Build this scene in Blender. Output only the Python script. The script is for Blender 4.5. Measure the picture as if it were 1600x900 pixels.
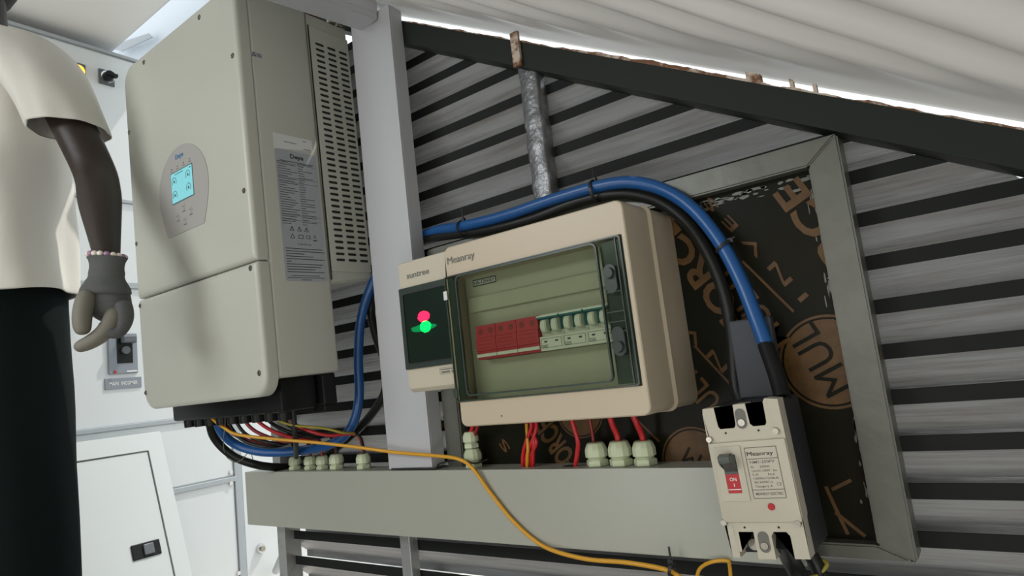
import bpy, bmesh, math, random
from mathutils import Vector, Matrix, noise
random.seed(4)
PI = math.pi
for o in list(bpy.data.objects): bpy.data.objects.remove(o)
S = bpy.context.scene
COL = S.collection

# ------------------------------------------------------------------ camera
CX = Vector((0.79622236, 0.59415027, -0.11408511))      # camera right
CU = Vector((0.17129785, -0.04054113, 0.98438481))      # camera up
CF = Vector((-0.58024736, 0.80333173, 0.13405642))      # camera forward
CC = Vector((0.92128039, -0.83464338, -0.01896067))
FPX = 1005.99
cam_d = bpy.data.cameras.new('camera'); cam = bpy.data.objects.new('camera', cam_d); COL.objects.link(cam)
cam_d.sensor_width = 36; cam_d.lens = FPX / 1600 * 36; cam_d.clip_start = .02
m = Matrix.Identity(4)
for i, v in enumerate((CX, CU, -CF)):
    for j in range(3): m[j][i] = v[j]
m.translation = CC
cam.matrix_world = m
S.camera = cam
# ------------------------------------------------------------------ light and exposure
S.view_settings.view_transform = 'Standard'; S.view_settings.look = 'None'
S.view_settings.gamma = 1; S.view_settings.use_curve_mapping = False
S.view_settings.exposure = 0.0
W = bpy.data.worlds.new('world'); S.world = W; W.use_nodes = True
bg = W.node_tree.nodes['Background']; bg.inputs[0].default_value = (.88, .95, 1, 1); bg.inputs[1].default_value = 1.35
def area(name, loc, target, sx, sy, power, color):
    d = bpy.data.lights.new(name, 'AREA'); d.shape = 'RECTANGLE'; d.size = sx; d.size_y = sy; d.energy = power; d.color = color
    o = bpy.data.objects.new(name, d); COL.objects.link(o); o.location = loc
    o.rotation_euler = (Vector(target) - Vector(loc)).to_track_quat('-Z', 'Y').to_euler()
sund = bpy.data.lights.new('sun', 'SUN'); sund.energy = 3.0; sund.angle = .01; sund.color = (1, .96, .9); suno = bpy.data.objects.new('sun', sund); COL.objects.link(suno); suno.rotation_euler = Vector((-.25, -.62, -1.)).to_track_quat('-Z', 'Y').to_euler()
area('daylight_from_side_opening', (-.62, 1.3, .9), (-1.1, -.1, .2), .9, 1.4, 5, (.88, .95, 1))
area('warm_fill_light', (1.0, -2.0, .20), (.3, 0, .1), 1.4, .7, 13, (1, .96, .89))  # unseen warm fill added behind the camera to brighten the front faces
area('upward_fill', (1.15, -1.1, -.62), (.95, -.35, .3), .8, .8, 7, (1, .98, .94))  # added lamp low down, aimed up to brighten the ceiling sheet
area('left_upward_fill', (-.15, -1.7, -.35), (-1.0, -.3, 1.1), .7, .7, 6, (1, .98, .95))  # added low lamp that brightens the flat ceiling at the left
area('cool_fill_light', (-.55, -2.15, .84), (-.1, 0, .2), 1.1, .28, 17, (.95, .98, 1))  # cool fill added high behind the camera, no fixture there

# ------------------------------------------------------------------ unprojection onto real planes (world metres)
def at(px, py, **k):
    d = CF + CX * ((px - 800) / FPX) - CU * ((py - 450) / FPX)
    (a, v), = k.items(); i = 'xyz'.index(a)
    return CC + d * ((v - CC[i]) / d[i])
def deep(px, py, dep): return CC + (CF + CX * ((px - 800) / FPX) - CU * ((py - 450) / FPX)) * dep

# ------------------------------------------------------------------ materials
def mat(name, col, rough=.5, metal=0., bump=0., bscale=60., var=0., vscale=8., col2=None, spec=.5, stretch=(1, 1, 1), coat=0., thr=None, emit=None, estr=0.):
    m = bpy.data.materials.new(name); m.use_nodes = True; nt = m.node_tree; b = nt.nodes['Principled BSDF']
    b.inputs['Base Color'].default_value = (*col, 1); b.inputs['Roughness'].default_value = rough
    b.inputs['Metallic'].default_value = metal; b.inputs['Specular IOR Level'].default_value = spec
    b.inputs['Coat Weight'].default_value = coat
    if emit: b.inputs['Emission Color'].default_value = (*emit, 1); b.inputs['Emission Strength'].default_value = estr
    tc = nt.nodes.new('ShaderNodeTexCoord'); mp = nt.nodes.new('ShaderNodeMapping'); mp.inputs['Scale'].default_value = stretch
    nt.links.new(tc.outputs['Object'], mp.inputs[0])
    if var or col2:
        n = nt.nodes.new('ShaderNodeTexNoise'); n.inputs['Scale'].default_value = vscale; n.inputs['Detail'].default_value = 6; n.inputs['Roughness'].default_value = .65
        nt.links.new(mp.outputs[0], n.inputs['Vector'])
        r = nt.nodes.new('ShaderNodeValToRGB')
        c2 = col2 if col2 else tuple(c * (1 - var) for c in col)
        t = thr or (.35, .7)
        r.color_ramp.elements[0].position = t[0]; r.color_ramp.elements[1].position = t[1]
        r.color_ramp.elements[0].color = (*col, 1); r.color_ramp.elements[1].color = (*c2, 1)
        nt.links.new(n.outputs['Fac'], r.inputs[0]); nt.links.new(r.outputs[0], b.inputs['Base Color'])
    if bump:
        n = nt.nodes.new('ShaderNodeTexNoise'); n.inputs['Scale'].default_value = bscale; n.inputs['Detail'].default_value = 4
        nt.links.new(mp.outputs[0], n.inputs['Vector'])
        bp = nt.nodes.new('ShaderNodeBump'); bp.inputs['Strength'].default_value = bump; bp.inputs['Distance'].default_value = .003
        nt.links.new(n.outputs['Fac'], bp.inputs['Height']); nt.links.new(bp.outputs[0], b.inputs['Normal'])
    return m
def glass(name, tint, gloss=.04, rough=.02):
    m = bpy.data.materials.new(name); m.use_nodes = True; nt = m.node_tree; nt.nodes.clear()
    o = nt.nodes.new('ShaderNodeOutputMaterial'); mx = nt.nodes.new('ShaderNodeMixShader'); t = nt.nodes.new('ShaderNodeBsdfTransparent')
    g = nt.nodes.new('ShaderNodeBsdfGlossy'); lw0 = nt.nodes.new('ShaderNodeLayerWeight'); lw0.inputs[0].default_value = .5; pw = nt.nodes.new('ShaderNodeMath'); pw.operation = 'POWER'; pw.inputs[1].default_value = 4.; lw = nt.nodes.new('ShaderNodeMath'); lw.operation = 'MULTIPLY_ADD'; lw.inputs[1].default_value = .6; lw.inputs[2].default_value = gloss; nt.links.new(lw0.outputs['Facing'], pw.inputs[0]); nt.links.new(pw.outputs[0], lw.inputs[0])
    t.inputs[0].default_value = (*tint, 1); g.inputs['Roughness'].default_value = rough; g.inputs[0].default_value = (.9, .9, .9, 1)
    nt.links.new(lw.outputs[0], mx.inputs[0]); nt.links.new(t.outputs[0], mx.inputs[1]); nt.links.new(g.outputs[0], mx.inputs[2]); nt.links.new(mx.outputs[0], o.inputs[0])
    return m
M = dict(
    enamel=mat('inverter_enamel', (.46, .47, .41), .38, bump=.04, bscale=900),
    grey_panel=mat('display_grey', (.36, .35, .33), .45),
    label_grey=mat('label_grey', (.34, .36, .38), .4),
    label_white=mat('label_white', (.62, .63, .62), .4),
    ink=mat('ink', (.03, .03, .035), .6), blue_ink=mat('blue_ink', (.03, .17, .36), .5), grey_ink=mat('grey_ink', (.13, .13, .11), .5),
    white_ink=mat('white_ink', (.75, .75, .72), .5),
    screw=mat('screw_steel', (.35, .33, .28), .3, 1.), zinc=mat('zinc', (.5, .48, .42), .35, 1.),
    dark=mat('dark_recess', (.012, .012, .01), .7),
    screen=mat('lcd_screen', (.05, .1, .1), .3, emit=(.24, .68, .74), estr=.85),
    bezel=mat('lcd_bezel', (.08, .14, .15), .4),
    black_plastic=mat('black_plastic', (.008, .009, .009), .42, spec=.2), black_rubber=mat('black_cable', (.012, .013, .012), .38, spec=.3),
    blue_cable=mat('blue_cable', (.01, .08, .26), .33), red_cable=mat('red_cable', (.50, .02, .025), .38), yellow_cable=mat('yellow_cable', (.60, .30, .015), .4),
    dkred=mat('dark_red_cable', (.22, .02, .02), .4), olive=mat('olive_cable', (.35, .30, .04), .42),
    trunk=mat('pvc_trunking', (.35, .36, .31), .32, bump=.03, bscale=30, spec=.6),
    pillar=mat('pvc_trunking_lilac', (.44, .45, .47), .3, bump=.04, bscale=25, spec=.6),
    cream=mat('cream_abs', (.48, .41, .30), .38, bump=.03, bscale=700), cream_in=mat('cream_inner', (.40, .40, .31), .5),
    sun=mat('cream_abs_pale', (.50, .46, .36), .38),
    brk=mat('breaker_grey_white', (.48, .45, .36), .42, bump=.03, bscale=700), brk_side=mat('breaker_black', (.022, .024, .028), .5, spec=.3),
    slate=mat('slate_toggle', (.07, .085, .075), .45), red=mat('red_plastic', (.42, .012, .018), .4), red_dim=mat('module_red', (.42, .02, .03), .45),
    teal=mat('teal_strip', (.01, .13, .14), .5), mcb=mat('mcb_white', (.62, .63, .55), .45),
    gland=mat('gland_nylon', (.50, .56, .38), .4), tie=mat('zip_tie', (.01, .01, .01), .5),
    door_tint=glass('smoky_door', (.80, .84, .78)), window_clear=glass('clear_window', (.84, .87, .81)), sun_tint=glass('dark_window', (.75, .82, .78)),
    smoke=mat('smoky_plastic', (.045, .062, .052), .22), smoke2=mat('smoky_dark', (.035, .048, .041), .25),
    led_r=mat('led_red', (.5, .01, .02), .4, emit=(1, .01, .06), estr=5), led_g=mat('led_green', (.0, .4, .1), .4, emit=(.0, .95, .10), estr=3.5),
    led_g2=mat('led_green_dim', (.0, .2, .08), .4, emit=(.0, .35, .10), estr=.9),
    louvre=mat('louvre_paint', (.33, .34, .345), .36, .2, bump=.25, bscale=18, col2=(.17, .15, .13), vscale=5, stretch=(1, 14, 14), thr=(.42, .78)),
    lip=mat('louvre_lip_shade', (.014, .016, .015), .6, 0., spec=.12, bump=.2, bscale=30),  # louvre paint blackened: the shade on the lips is put into the colour
    tar=mat('tarry_paint', (.13, .135, .14), .30, .4, bump=.45, bscale=110, col2=(.26, .26, .26), vscale=40, thr=(.45, .7)),
    beam=mat('beam_paint', (.016, .020, .017), .55, spec=.18, bump=.15, bscale=20), rust=mat('rust', (.16, .075, .035), .8, bump=.6, bscale=60, col2=(.50, .42, .34), vscale=35, thr=(.45, .55)),
    frame=mat('frame_paint', (.115, .12, .10), .35, .15, bump=.35, bscale=25, col2=(.085, .085, .072), vscale=14, thr=(.45, .8)),
    galv=mat('galvanised', (.38, .39, .38), .4, .5, bump=.3, bscale=20, col2=(.14, .15, .14), vscale=18, thr=(.55, .75)),
    board=mat('film_faced_board', (.008, .009, .006), .30, spec=.07, bump=.15, bscale=9, col2=(.012, .011, .006), vscale=5),
    ochre=mat('ochre_print', (.12, .060, .016), .4, spec=.25, var=.5, vscale=25),
    ceil=mat('ceiling_sheet', (.84, .83, .80), .42, bump=.05, bscale=12), ceil2=mat('ceiling_flat', (.72, .68, .63), .6), sheet=mat('white_sheet', (.66, .71, .76), .6),
    cab=mat('cabinet_white', (.64, .67, .67), .38), cabseam=mat('cabinet_seam', (.36, .39, .41), .45), cab2=mat('panel_cover_white', (.52, .55, .54), .38),
    floor=mat('concrete', (.20, .195, .18), .8, bump=.3, bscale=20, var=.3), ground=mat('ground_outside', (.50, .47, .42), .9, var=.3, vscale=3),
    wall=mat('wall_paint', (.15, .15, .14), .6),
    orange=mat('lamp_orange', (.8, .3, .02), .4, emit=(1, .45, .04), estr=2.), chrome=mat('chrome', (.7, .7, .7), .2, 1.), dgrey=mat('dark_grey_plastic', (.09, .10, .11), .45), mgrey=mat('mid_grey_plastic', (.22, .25, .28), .45),
    skin=mat('skin', (.026, .017, .013), .45, spec=.35, bump=.15, bscale=60), shirt=mat('tshirt_cotton', (.62, .60, .55), .9, bump=.12, bscale=500), denim=mat('dark_trousers', (.006, .010, .010), .9, spec=.08, bump=.2, bscale=500),
    glove=mat('grey_knit_glove', (.085, .09, .088), .85, bump=.4, bscale=500), palm=mat('glove_coating', (.16, .15, .12), .6), hair=mat('hair', (.01, .009, .008), .8, bump=.8, bscale=120),
    bead_w=mat('bead_white', (.75, .68, .60), .3), bead_p=mat('bead_violet', (.36, .20, .34), .3), shoe=mat('shoe', (.03, .03, .03), .6),
    duct=mat('slate_duct', (.045, .052, .062), .5, spec=.3),
    eye=mat('eye_white', (.7, .68, .62), .3),
)
# ------------------------------------------------------------------ mesh helpers
WM = {}
def wmat(o):
    return WM.get(o.name, Matrix.Identity(4)) if o else Matrix.Identity(4)
def tag(o, label=None, cat=None, group=None, kind=None):
    if label: o['label'] = label
    if cat: o['category'] = cat
    if group: o['group'] = group
    if kind: o['kind'] = kind
    return o
def thing(name, label, cat, loc=(0, 0, 0), rot=None, group=None):
    o = bpy.data.objects.new(name, None); COL.objects.link(o); o.empty_display_size = .05
    mm = (rot.to_4x4() if rot else Matrix.Identity(4)); mm.translation = Vector(loc)
    o.matrix_world = mm; WM[o.name] = mm.copy()
    return tag(o, label, cat, group)
def obj(name, bm, mats, parent=None, world=False, smooth=None, loc=None):
    """one mesh object; world=True: the verts are in world space and are brought into the thing's own space"""
    me = bpy.data.meshes.new(name)
    org = Vector(loc) if loc else None
    if world and parent: bm.transform(wmat(parent).inverted())
    if org: bm.transform(Matrix.Translation(-org))
    bmesh.ops.recalc_face_normals(bm, faces=bm.faces)
    if smooth is not None:
        for f in bm.faces: f.smooth = True
        for e in bm.edges:
            if len(e.link_faces) == 2 and e.calc_face_angle(0) > smooth: e.smooth = False
    bm.to_mesh(me); bm.free()
    for mm in (mats if isinstance(mats, (list, tuple)) else [mats]): me.materials.append(mm)
    o = bpy.data.objects.new(name, me); COL.objects.link(o)
    if org: o.location = org
    if parent: o.parent = parent
    WM[o.name] = wmat(parent) @ (Matrix.Translation(org) if org else Matrix.Identity(4))
    return o
def B(): return bmesh.new()
def box(bm, x0, x1, y0, y1, z0, z1, bev=0., seg=2, mi=0, xf=None):
    r = bmesh.ops.create_cube(bm, size=1)
    vs = r['verts']
    for v in vs: v.co = Vector(((x0 + x1) / 2 + v.co.x * abs(x1 - x0), (y0 + y1) / 2 + v.co.y * abs(y1 - y0), (z0 + z1) / 2 + v.co.z * abs(z1 - z0)))
    fs = list({f for v in vs for f in v.link_faces})
    for f in fs: f.material_index = mi
    if bev > 0:
        es = list({e for f in fs for e in f.edges})
        rr = bmesh.ops.bevel(bm, geom=es, offset=bev, segments=seg, profile=.5, affect='EDGES')
        for f in rr['faces']: f.material_index = mi
        vs = list({v for f in rr['faces'] for v in f.verts} | {v for v in vs if v.is_valid})
    if xf: bmesh.ops.transform(bm, matrix=xf, verts=[v for v in vs if v.is_valid])
    return bm
def prism(bm, pts, n, depth, mi=0):
    """extrude a closed 3-D outline along vector n*depth"""
    n = Vector(n); a = [bm.verts.new(p) for p in pts]; b = [bm.verts.new(Vector(p) + n * depth) for p in pts]
    k = len(a); fs = [bm.faces.new(a), bm.faces.new(b[::-1])]
    for i in range(k): fs.append(bm.faces.new((a[i], a[(i + 1) % k], b[(i + 1) % k], b[i])))
    for f in fs: f.material_index = mi
    return fs
def rrect(x0, x1, z0, z1, r, n=5):
    pts = []
    for cx, cz, a0 in ((x1 - r, z1 - r, 0), (x0 + r, z1 - r, 90), (x0 + r, z0 + r, 180), (x1 - r, z0 + r, 270)):
        for i in range(n + 1):
            a = math.radians(a0 + 90 * i / n); pts.append((cx + r * math.cos(a), cz + r * math.sin(a)))
    return pts
def ringplate(bm, outer, inner, y0, y1, mi=0):
    """plate in xz with a hole: outer and inner have the same count"""
    k = len(outer)
    V = [[bm.verts.new((p[0], y, p[1])) for p in L] for y in (y0, y1) for L in (outer, inner)]
    for i in range(k):
        j = (i + 1) % k
        for q in ((V[0][i], V[0][j], V[1][j], V[1][i]), (V[2][i], V[2][j], V[3][j], V[3][i]), (V[0][i], V[0][j], V[2][j], V[2][i]), (V[1][i], V[1][j], V[3][j], V[3][i])):
            bm.faces.new(q).material_index = mi
def cyl(bm, p0, p1, r0, r1=None, n=16, mi=0):
    p0, p1 = Vector(p0), Vector(p1); r1 = r0 if r1 is None else r1
    d = (p1 - p0).normalized(); a = d.orthogonal().normalized(); b = d.cross(a)
    A = [bm.verts.new(p0 + (a * math.cos(2 * PI * i / n) + b * math.sin(2 * PI * i / n)) * r0) for i in range(n)]
    Bv = [bm.verts.new(p1 + (a * math.cos(2 * PI * i / n) + b * math.sin(2 * PI * i / n)) * r1) for i in range(n)]
    fs = [bm.faces.new(A), bm.faces.new(Bv[::-1])] + [bm.faces.new((A[i], A[(i + 1) % n], Bv[(i + 1) % n], Bv[i])) for i in range(n)]
    for f in fs: f.material_index = mi
def sphere(bm, c, r, sc=(1, 1, 1), u=14, v=10, mi=0):
    rr = bmesh.ops.create_uvsphere(bm, u_segments=u, v_segments=v, radius=r)
    for q in rr['verts']: q.co = Vector((q.co.x * sc[0], q.co.y * sc[1], q.co.z * sc[2])) + Vector(c)
    for f in {f for q in rr['verts'] for f in q.link_faces}: f.material_index = mi
def catmull(P, sub=10):
    P = [Vector(p) for p in P]; P = [P[0] * 2 - P[1]] + P + [P[-1] * 2 - P[-2]]; out = []
    for i in range(1, len(P) - 2):
        for k in range(sub):
            t = k / sub; a, b, c, d = P[i - 1], P[i], P[i + 1], P[i + 2]
            out.append(.5 * ((2 * b) + (c - a) * t + (2 * a - 5 * b + 4 * c - d) * t * t + (3 * b - a - 3 * c + d) * t ** 3))
    return out + [P[-2]]
def tube(bm, P, r, n=12, sub=10, mi=0, curve=True):
    Q = catmull(P, sub) if curve else [Vector(p) for p in P]
    k = len(Q); rings = []; prev = None
    for i, q in enumerate(Q):
        t = (Q[min(i + 1, k - 1)] - Q[max(i - 1, 0)]).normalized()
        if prev is None: a = t.orthogonal().normalized()
        else: a = (prev - t * prev.dot(t)).normalized()
        prev = a; b = t.cross(a); rad = r(i / (k - 1)) if callable(r) else r
        rings.append([bm.verts.new(q + (a * math.cos(2 * PI * j / n) + b * math.sin(2 * PI * j / n)) * rad) for j in range(n)])
    fs = []
    for i in range(k - 1):
        for j in range(n): fs.append(bm.faces.new((rings[i][j], rings[i][(j + 1) % n], rings[i + 1][(j + 1) % n], rings[i + 1][j])))
    fs += [bm.faces.new(rings[0]), bm.faces.new(rings[-1][::-1])]
    for f in fs: f.material_index = mi
    return bm
def lathe(bm, prof, c=(0, 0, 0), n=24, facets=None, mi=0):
    """prof: (r, z) pairs, axis z"""
    n = facets or n; rings = [[bm.verts.new((c[0] + r * math.cos(2 * PI * i / n), c[1] + r * math.sin(2 * PI * i / n), c[2] + z)) for i in range(n)] for r, z in prof]
    for a, b in zip(rings, rings[1:]):
        for i in range(n): bm.faces.new((a[i], a[(i + 1) % n], b[(i + 1) % n], b[i])).material_index = mi
    bm.faces.new(rings[0]).material_index = mi; bm.faces.new(rings[-1]).material_index = mi
def loft(bm, rings, cap=True, mi=0):
    R = [[bm.verts.new(p) for p in r] for r in rings]; n = len(R[0])
    for a, b in zip(R, R[1:]):
        for i in range(n): bm.faces.new((a[i], a[(i + 1) % n], b[(i + 1) % n], b[i])).material_index = mi
    if cap: bm.faces.new(R[0]); bm.faces.new(R[-1][::-1])
    return R
TXT = {}
def text_geo(s, bold=0., shear=0.):
    key = (s, bold, shear)
    if key not in TXT:
        c = bpy.data.curves.new('t', 'FONT'); c.body = s; c.offset = bold; c.shear = shear; c.resolution_u = 3
        o = bpy.data.objects.new('t', c); COL.objects.link(o); dg = bpy.context.evaluated_depsgraph_get(); dg.update()
        me = bpy.data.meshes.new_from_object(o.evaluated_get(dg))
        V = [v.co.copy() for v in me.vertices]; F = [tuple(p.vertices) for p in me.polygons]
        bpy.data.objects.remove(o); bpy.data.meshes.remove(me); TXT[key] = (V, F)
    return TXT[key]
def text(bm, s, org, X, Y, bold=0., shear=0., mi=0, lift=.0004):
    """lettering fitted to the parallelogram org, X (whole width), Y (cap height)"""
    V, F = text_geo(s, bold, shear)
    x0 = min(v.x for v in V); x1 = max(v.x for v in V); h = .70
    org, X, Y = Vector(org), Vector(X), Vector(Y); nrm = X.cross(Y).normalized() * lift
    vs = [bm.verts.new(org + X * ((v.x - x0) / (x1 - x0)) + Y * (v.y / h) + nrm) for v in V]
    for f in F:
        try: bm.faces.new([vs[i] for i in f]).material_index = mi
        except ValueError: pass
def strip(bm, p, q, w, nrm, mi=0, th=.0004):
    """thin printed line from p to q of width w on a surface with normal nrm"""
    p, q, nrm = Vector(p), Vector(q), Vector(nrm).normalized(); s = (q - p).normalized().cross(nrm) * (w / 2)
    prism(bm, [p - s, q - s, q + s, p + s], nrm, th, mi)
def cable(name, P, r, m, label, cat='cable', group=None, parent=None, n=12):
    bm = B(); tube(bm, P, r, n=n); o = obj(name, bm, m, parent, world=bool(parent), smooth=1.2, loc=None if parent else P[0])
    if not parent: tag(o, label, cat, group)
    return o
def struct(name, bm, m, label=None, **k):
    o = obj(name, bm, m, **k); o['kind'] = 'structure'
    if label: o['label'] = label
    return o

FLOOR = -.72
# ================================================================== SETTING
bm = B(); box(bm, -2.2, 1.8, -2.4, .07, FLOOR - .1, FLOOR); struct('floor', bm, M['floor'], 'grey concrete floor of the equipment room')
bm = B(); box(bm, -9, 9, .07, 12, FLOOR - .25, FLOOR - .15); tag(obj('ground', bm, M['ground']), 'pale ground outside the louvred wall', 'ground', kind='structure')
RS = -.5855                                             # rake slope dz/dx
def rake_top(x): return .630 + RS * (x - .188)          # top edge of beam
# ceiling sheet: follows the rake; ripples shaped to imitate cast light bands
def ceil_z(x, y):
    base = .668 + RS * (x - .164) - .002
    if x < -.66: base = .668 + RS * (-.66 - .164) - .002
    u = x * .64 - y * .77
    fade = min(1, max(0, (-y - .03) / .12)) * (1 if x > -.3 else 0)
    return base + .011 * fade * math.sin(2 * PI * u / .082 + .9 * math.sin(u * 19)) + .003 * noise.noise(Vector((x * 6, y * 6, 0))) * fade
bm = B(); nx, ny = 260, 130; xs = [-2.2 + 4.0 * i / nx for i in range(nx + 1)]; ys = [-2.4 + 2.43 * (j / ny) ** .6 for j in range(ny + 1)]
G = [[bm.verts.new((x, y, ceil_z(x, y))) for y in ys] for x in xs]
for i in range(nx):
    for j in range(ny): bm.faces.new((G[i][j], G[i + 1][j], G[i + 1][j + 1], G[i][j + 1]))
c = struct('ceiling', bm, M['ceil'], 'white roof lining sheet sloping down to the right, ripples imitating light bands', smooth=1.)
s_ = c.modifiers.new('thick', 'SOLIDIFY'); s_.thickness = .006; s_.offset = 1
bm = B(); box(bm, 1.70, 1.8, -2.4, .07, FLOOR, .4); struct('wall_right', bm, M['wall'], 'plain grey side wall right of the louvres')
bm = B(); box(bm, -2.2, 1.8, -2.5, -2.4, FLOOR, 1.2); struct('wall_front', bm, M['wall'], 'plain grey wall on the near side of the room')
bm = B(); box(bm, -2.3, -2.2, -2.4, 2.2, FLOOR, 1.2); struct('wall_left', bm, M['wall'], 'plain wall behind the white switchboard')
bm = B(); box(bm, -2.2, -.36, 2.1, 2.2, FLOOR, 1.2); box(bm, -2.2, -.36, .07, 2.1, FLOOR - .1, FLOOR); struct('wall_far', bm, M['ceil2'], 'pale end wall and soffit beyond the switchboard')

# louvre wall: one folded blade profile repeated
L0, LP, LY = .1072, .0523, .0225
bm = B()
def blade(bm, xa, xb, zb):
    # inner lip (upright), sloping web, outer lip; cut along the rake at the right
    prof = [(LY, zb + .017), (LY, zb), (LY + .047, zb - .037), (LY + .047, zb - .050)]
    t = .0015
    pr = prof + [(y + t, z + t * .3) for y, z in prof[::-1]]
    def xr(z): return min(xb, .182 + (.588 - z) / .589 + .035)
    A = [bm.verts.new((xa, y, z)) for y, z in pr]; C = [bm.verts.new((xr(z), y, z)) for y, z in pr]; k = len(pr)
    for i in range(k):
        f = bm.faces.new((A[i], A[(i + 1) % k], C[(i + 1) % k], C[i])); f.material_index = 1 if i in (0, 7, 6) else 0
    bm.faces.new(A); bm.faces.new(C[::-1])
for k in range(-11, 12):
    z = L0 + k * LP
    xr = .182 + (.588 - z) / .589
    if z < .48: blade(bm, .400, min(1.62, xr + .075), z)
    blade(bm, -.374, min(.400, xr + .075), z + (.004 if k > 2 else 0))
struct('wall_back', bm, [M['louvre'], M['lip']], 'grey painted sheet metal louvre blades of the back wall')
# raking beam, rust-edged plate above it, post with tarry paint, short posts, floor rail
bm = B()
def rakebox(bm, xa, xb, y0, y1, t0, t1, mi=0):
    pts = [(xa, y0, rake_top(xa) + t0), (xb, y0, rake_top(xb) + t0), (xb, y0, rake_top(xb) + t1), (xa, y0, rake_top(xa) + t1)]
    prism(bm, pts, (0, 1, 0), y1 - y0, mi)
rakebox(bm, -.34, 1.68, -.02, .022, -.044, 0)
struct('trim_1', bm, M['beam'], 'dark painted raking steel beam under the roof lining')
bm = B(); random.seed(2)
pts = []; x = .16
while x < 1.03: pts.append((x, -.0205, rake_top(x) + .0012 + .0042 * max(0, 1 - abs(x - .62) / .16) + .0030 * noise.noise(Vector((x * 40, 0, 0))) + .001 * noise.noise(Vector((x * 170, 0, 0))))); x += .004
prism(bm, [(1.03, -.0205, rake_top(1.03) - .001)] + [(.16, -.0205, rake_top(.16) - .001)] + pts, (0, 1, 0), .006)
for x_a, x_b in ((.731, .748), (.779, .783), (.803, .807)): rakebox(bm, x_a, x_b, -.020, -.010, -.001, .0125)
struct('trim_2', bm, M['rust'], 'rust and peeling paint along the top of the raking beam')
bm = B()
n = 40; rings = []
for i in range(n + 1):
    z = .20 + (.476 - .20) * i / n
    cx = .398 + .0006 * math.sin(i * .6); w = .0175 + .0012 * noise.noise(Vector((0, 0, z * 60))); ring = []
    for j in range(16):
        a = 2 * PI * j / 16; sx = math.copysign(abs(math.cos(a)) ** .25, math.cos(a)); sy = math.copysign(abs(math.sin(a)) ** .25, math.sin(a))
        nn = noise.noise(Vector((cx * 40 + sx, sy * 2, z * 90))) * .0012
        ring.append((cx + sx * (w + nn), .012 + sy * (.014 + nn), z))
    rings.append(ring)
loft(bm, rings)
struct('trim_3', bm, M['tar'], 'upright post coated in shiny lumpy tarry paint', smooth=1.4)
bm = B(); box(bm, .390, .405, -.027, -.0205, .462, rake_top(.397) + .012, .001); struct('trim_4', bm, M['rust'], 'short rusty flat bar over the raking beam')
bm = B(); box(bm, .004, .029, .0, .021, FLOOR, .6, .0015); struct('trim_5', bm, M['galv'], 'grey steel upright behind the trunking middle')
bm = B(); box(bm, -.377, -.349, .0, .039, FLOOR, .95, .0015); struct('trim_6', bm, M['galv'], 'grey steel upright at the left end of the louvres')
bm = B(); box(bm, 1.60, 1.64, -.02, .06, FLOOR, .15, .002); struct('trim_7', bm, M['galv'], 'steel end post at the right of the louvres')
bm = B(); tube(bm, [(-.375, .02, -.335), (-1.08, .44, -.56)], .012, curve=False); struct('trim_8', bm, M['galv'], 'grey brace running back to the switchboard')

# ================================================================== PLYWOOD BOARD IN STEEL FRAME
FX0, FX1, FZ0, FZ1, FT = .158, .8185, -.2634, .215, .036
t = thing('framed_board', 'black film-faced plywood board in a grey steel frame behind the breaker enclosure', 'board', (FX0, .02, FZ0))
bm = B(); box(bm, FX0 + .01, FX1 - .01, -.001, .012, FZ0 + .01, FZ1 - .01); obj('plywood_panel', bm, M['board'], t, True)
def frame_bar(pts):
    bm = B(); prism(bm, pts, (0, 1, 0), .042); bmesh.ops.bevel(bm, geom=[e for e in bm.edges], offset=.0022, segments=2, affect='EDGES'); return obj('frame_bar', bm, M['frame'], t, True, smooth=.6)
y = -.02; q = FT; g_ = .0004
frame_bar([(FX0, y, FZ1), (FX1, y, FZ1), (FX1 - q, y, FZ1 - q + .006), (FX0 + q, y, FZ1 - q + .006)])
frame_bar([(FX1, y, FZ1 - g_), (FX1, y, FZ0), (FX1 - q, y, FZ0 + .016), (FX1 - q, y, FZ1 - q + .005)])
frame_bar([(FX0, y, FZ0), (FX0 + q, y, FZ0 + .016), (FX1 - q, y, FZ0 + .016), (FX1 - g_, y, FZ0)])
frame_bar([(FX0, y, FZ0 + g_), (FX0, y, FZ1), (FX0 + q, y, FZ1 - q + .006), (FX0 + q, y, FZ0 + .016)])
# printed marks on the board
PB = -.0016
def bprint(s, a, b, h, bold=.02, m=None, up=None, dy=0.):
    """printed word whose baseline runs from pixel a to pixel b on the board, cap height h metres"""
    A = at(*a, y=PB) + Vector((0, -dy, 0)); C = at(*b, y=PB) + Vector((0, -dy, 0)); X = C - A; Y = Vector((0, -1, 0)).cross(X).normalized() * -h
    bm = B(); text(bm, s, A, X, -Y, bold); return obj('printed_word', bm, M[m or 'ochre'], t, True)
def barline(a, b, w): bm = B(); strip(bm, at(*a, y=PB), at(*b, y=PB), w, (0, -1, 0)); obj('printed_line', bm, M['ochre'], t, True)
bprint('RCE', (1336, 392), (1245, 276), .034, .03)
bprint('FORCE', (1176, 500), (1046, 338), .034, .03)
bprint('I N V E S', (1264, 462), (1108, 306), .0125, .012)
bprint('MULTI', (1236, 532), (1148, 414), .032, .01)
barline((1160, 408), (1240, 487), .003); barline((1085, 540), (1152, 612), .003)
bprint('I N V E S', (1162, 596), (1020, 450), .0125, .012)
bprint('MULTI', (1150, 650), (1076, 565), .030, .01)
bprint('S', (798, 700), (786, 684), .014, .02)
bprint('FORCE', (752, 716), (700, 640), .030, .03); bprint('FORCE', (905, 722), (858, 650), .034, .03)
barline((980, 640), (1030, 690), .003)
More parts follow.
